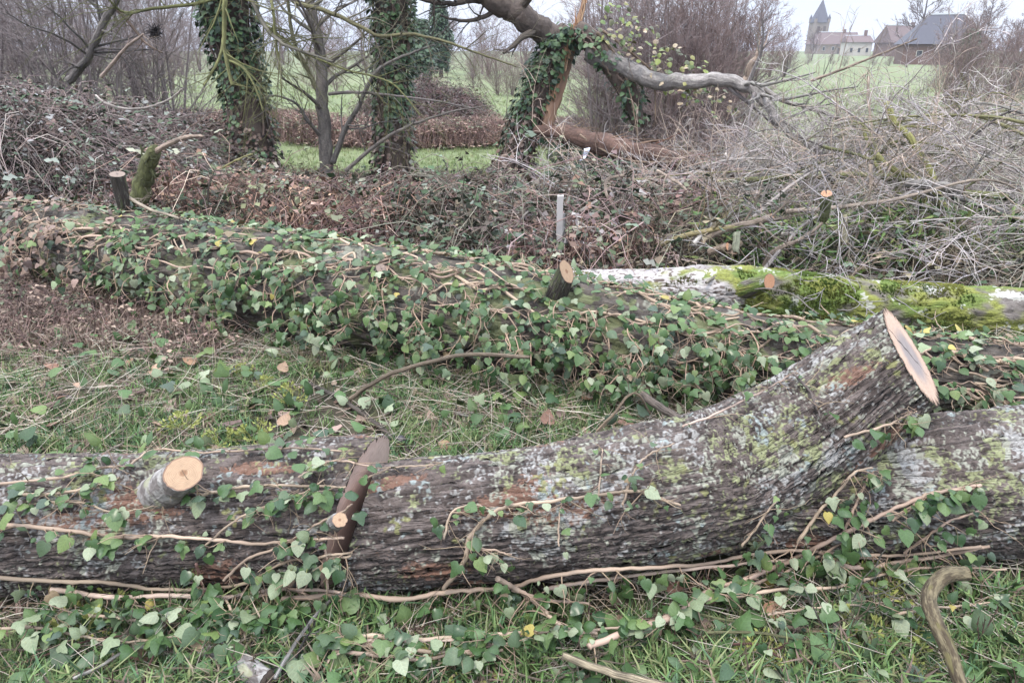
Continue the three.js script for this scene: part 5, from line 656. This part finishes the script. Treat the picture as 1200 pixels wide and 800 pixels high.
scatter('grass', 'rough green grass around the front logs', 'grass', tuftV, grassMat, 26000, () => { const z = -mix(.95, 5.0, Math.pow(rnd(), 1.25)), w = -z * .92 + .7, x = rr(-w, w); if (nearLog(x, z)) return null; const n = fbm(x * 1.6, z * 1.6, 3, 3); const dead = .07 + .6 * sstep(3.2, 4.0, -z + .5 * fbm(x * 2, z * 2, 1, 2)) * sstep(-1.2, -2.0, x); if (n < -.16 && rnd() < .8) return null; const straw = rnd() < dead + .3 * sstep(.1, .3, fbm(x * 2.2, z * 2.2, 9, 2)); return [[x, ground(x, z), z], rotE(rr(-.35, .35), rr(0, 6.28), rr(-.35, .35)), rr(.04, .10) * (straw && dead > .4 ? rr(1, 2.4) : 1) * (z > -1.75 && fbm(x * 3, z * 3, 2, 2) > .02 ? 1.7 : 1), vary(pick(straw ? strawC : grassC), .25)]; });
scatter('pasture_grass', 'short green winter grass of the pasture', 'grass', tuftV, grassMat, 26000, () => { const D = mix(10.4, 40, Math.pow(rnd(), 2.2)), z = -D, x = rr(-1, 1) * D * .85; return [[x, ground(x, z), z], rotE(rr(-.3, .3), rr(0, 6.28), rr(-.3, .3)), rr(.05, .10) * (1 + D * .02), vary(pick([[.19, .26, .09], [.22, .28, .11], [.17, .235, .085], [.27, .29, .14]]), .15)]; });
scatter('fallen_ivy_leaves', 'loose ivy leaves strewn in the grass', 'leaf litter', leafV, leafMat, 1500, () => { const z = -mix(1.0, 3.9, Math.pow(rnd(), 1.2)), w = -z * .85 + .5, x = rr(-w, w); if (nearLog(x, z)) return null; const n = fbm(x * 1.8 + 4, z * 1.8, 6, 2); if (n < -.05 && rnd() < .75) return null; return [[x, ground(x, z) + rr(.01, .05), z], leafPose([rr(-.4, .4), 1, .3], .5, [rr(-1, 1), -.3, rr(-1, 1)]), rr(.04, .075), vary(LEAFC[leafKind()], .2)]; });
scatter('leaf_litter', 'brown dead leaves and needles strewn on the ground', 'leaf litter', deadV, leafMat, 3200, () => { const z = -mix(1.0, 5.2, rnd()), w = -z * .85 + .5, x = rr(-w, w); return [[x, ground(x, z) + .008, z], leafPose([0, 1, 0], .3, [rr(-1, 1), 0, rr(-1, 1)]), rr(.02, .055), vary(pick([[.14, .09, .07], [.20, .135, .10], [.09, .065, .055], [.26, .19, .14]]), .3)]; });
const strawTwig = (() => { const m = new MB(); for (let k = 0; k < 7; k++) grow(m, [rr(-.1, .1), 0, rr(-.1, .1)], [rr(-1, 1), rr(0, .35), rr(-1, 1)], rr(.12, .3), .0022, 0, { wob: .2, col: pick([[.34, .27, .2], [.26, .19, .15], [.4, .35, .29]]), kids: [], segs: 4 }); return m.geo(); })();
scatter('twig_litter', 'fine dead twigs and stalks strewn on the ground', 'twigs', [strawTwig], plantMat, 1900, () => { const z = -mix(1.0, 5.4, rnd()), w = -z * .85 + .5, x = rr(-w, w); if (z > -3 && rnd() < .35) return null; return [[x, ground(x, z) + .015, z], rotY(rr(0, 6.28)), rr(.6, 1.3), grey1(.3)]; });
// loose runners and stalks tangled over the near grass
for (let k = 0; k < 44; k++) { const x = rr(-1.4, 1.5), z = -rr(1.08, 1.62), a = rr(-.5, .5) + (rnd() < .25 ? 1.3 : 0), L = rr(.12, .38), h = ground(x, z); const g = thing('ivy_runner', 'thin leafy ivy runner loose in the near grass', 'ivy', 'ivy runners in the near grass'); const pts = [-1, -.4, .2, .7, 1].map((f, i) => [x + Math.cos(a) * L * f, h + rr(.03, .085), z + Math.sin(a) * L * f * .5 + rr(-.02, .02)]); limbOf(g, 'stem', pts, rr(.0025, .005), .0018, vary(pick([[.27, .2, .15], [.34, .29, .22], [.24, .25, .12], [.2, .1, .085]]), .15), 4, { len: .13, sides: 6 }); leavesAlong(g, smooth(pts, 12), Math.floor(rr(2, 9)), .06, { out: [0, .8, .5] }); }
scatter('dead_bracken', 'brown dead stalks beside the root end of the long ivy trunk', 'dead stalks', dryV, plantMat, 230, () => { const z = -rr(3.3, 4.9), x = -mix(1.7, 4.2, rnd()) - Math.max(0, (-z - 3.9)) * .6; if (nearLog(x, z)) return null; if (rnd() > sstep(3.2, 3.9, -z + .4 * noise(x * 2, z * 2, 3))) return null; return [[x, ground(x, z) - .03, z], rotE(rr(-.5, .5), rr(0, 6.28), rr(-.5, .5)), rr(.3, .6), grey1(.3)]; });
renderer.render(scene, camera);
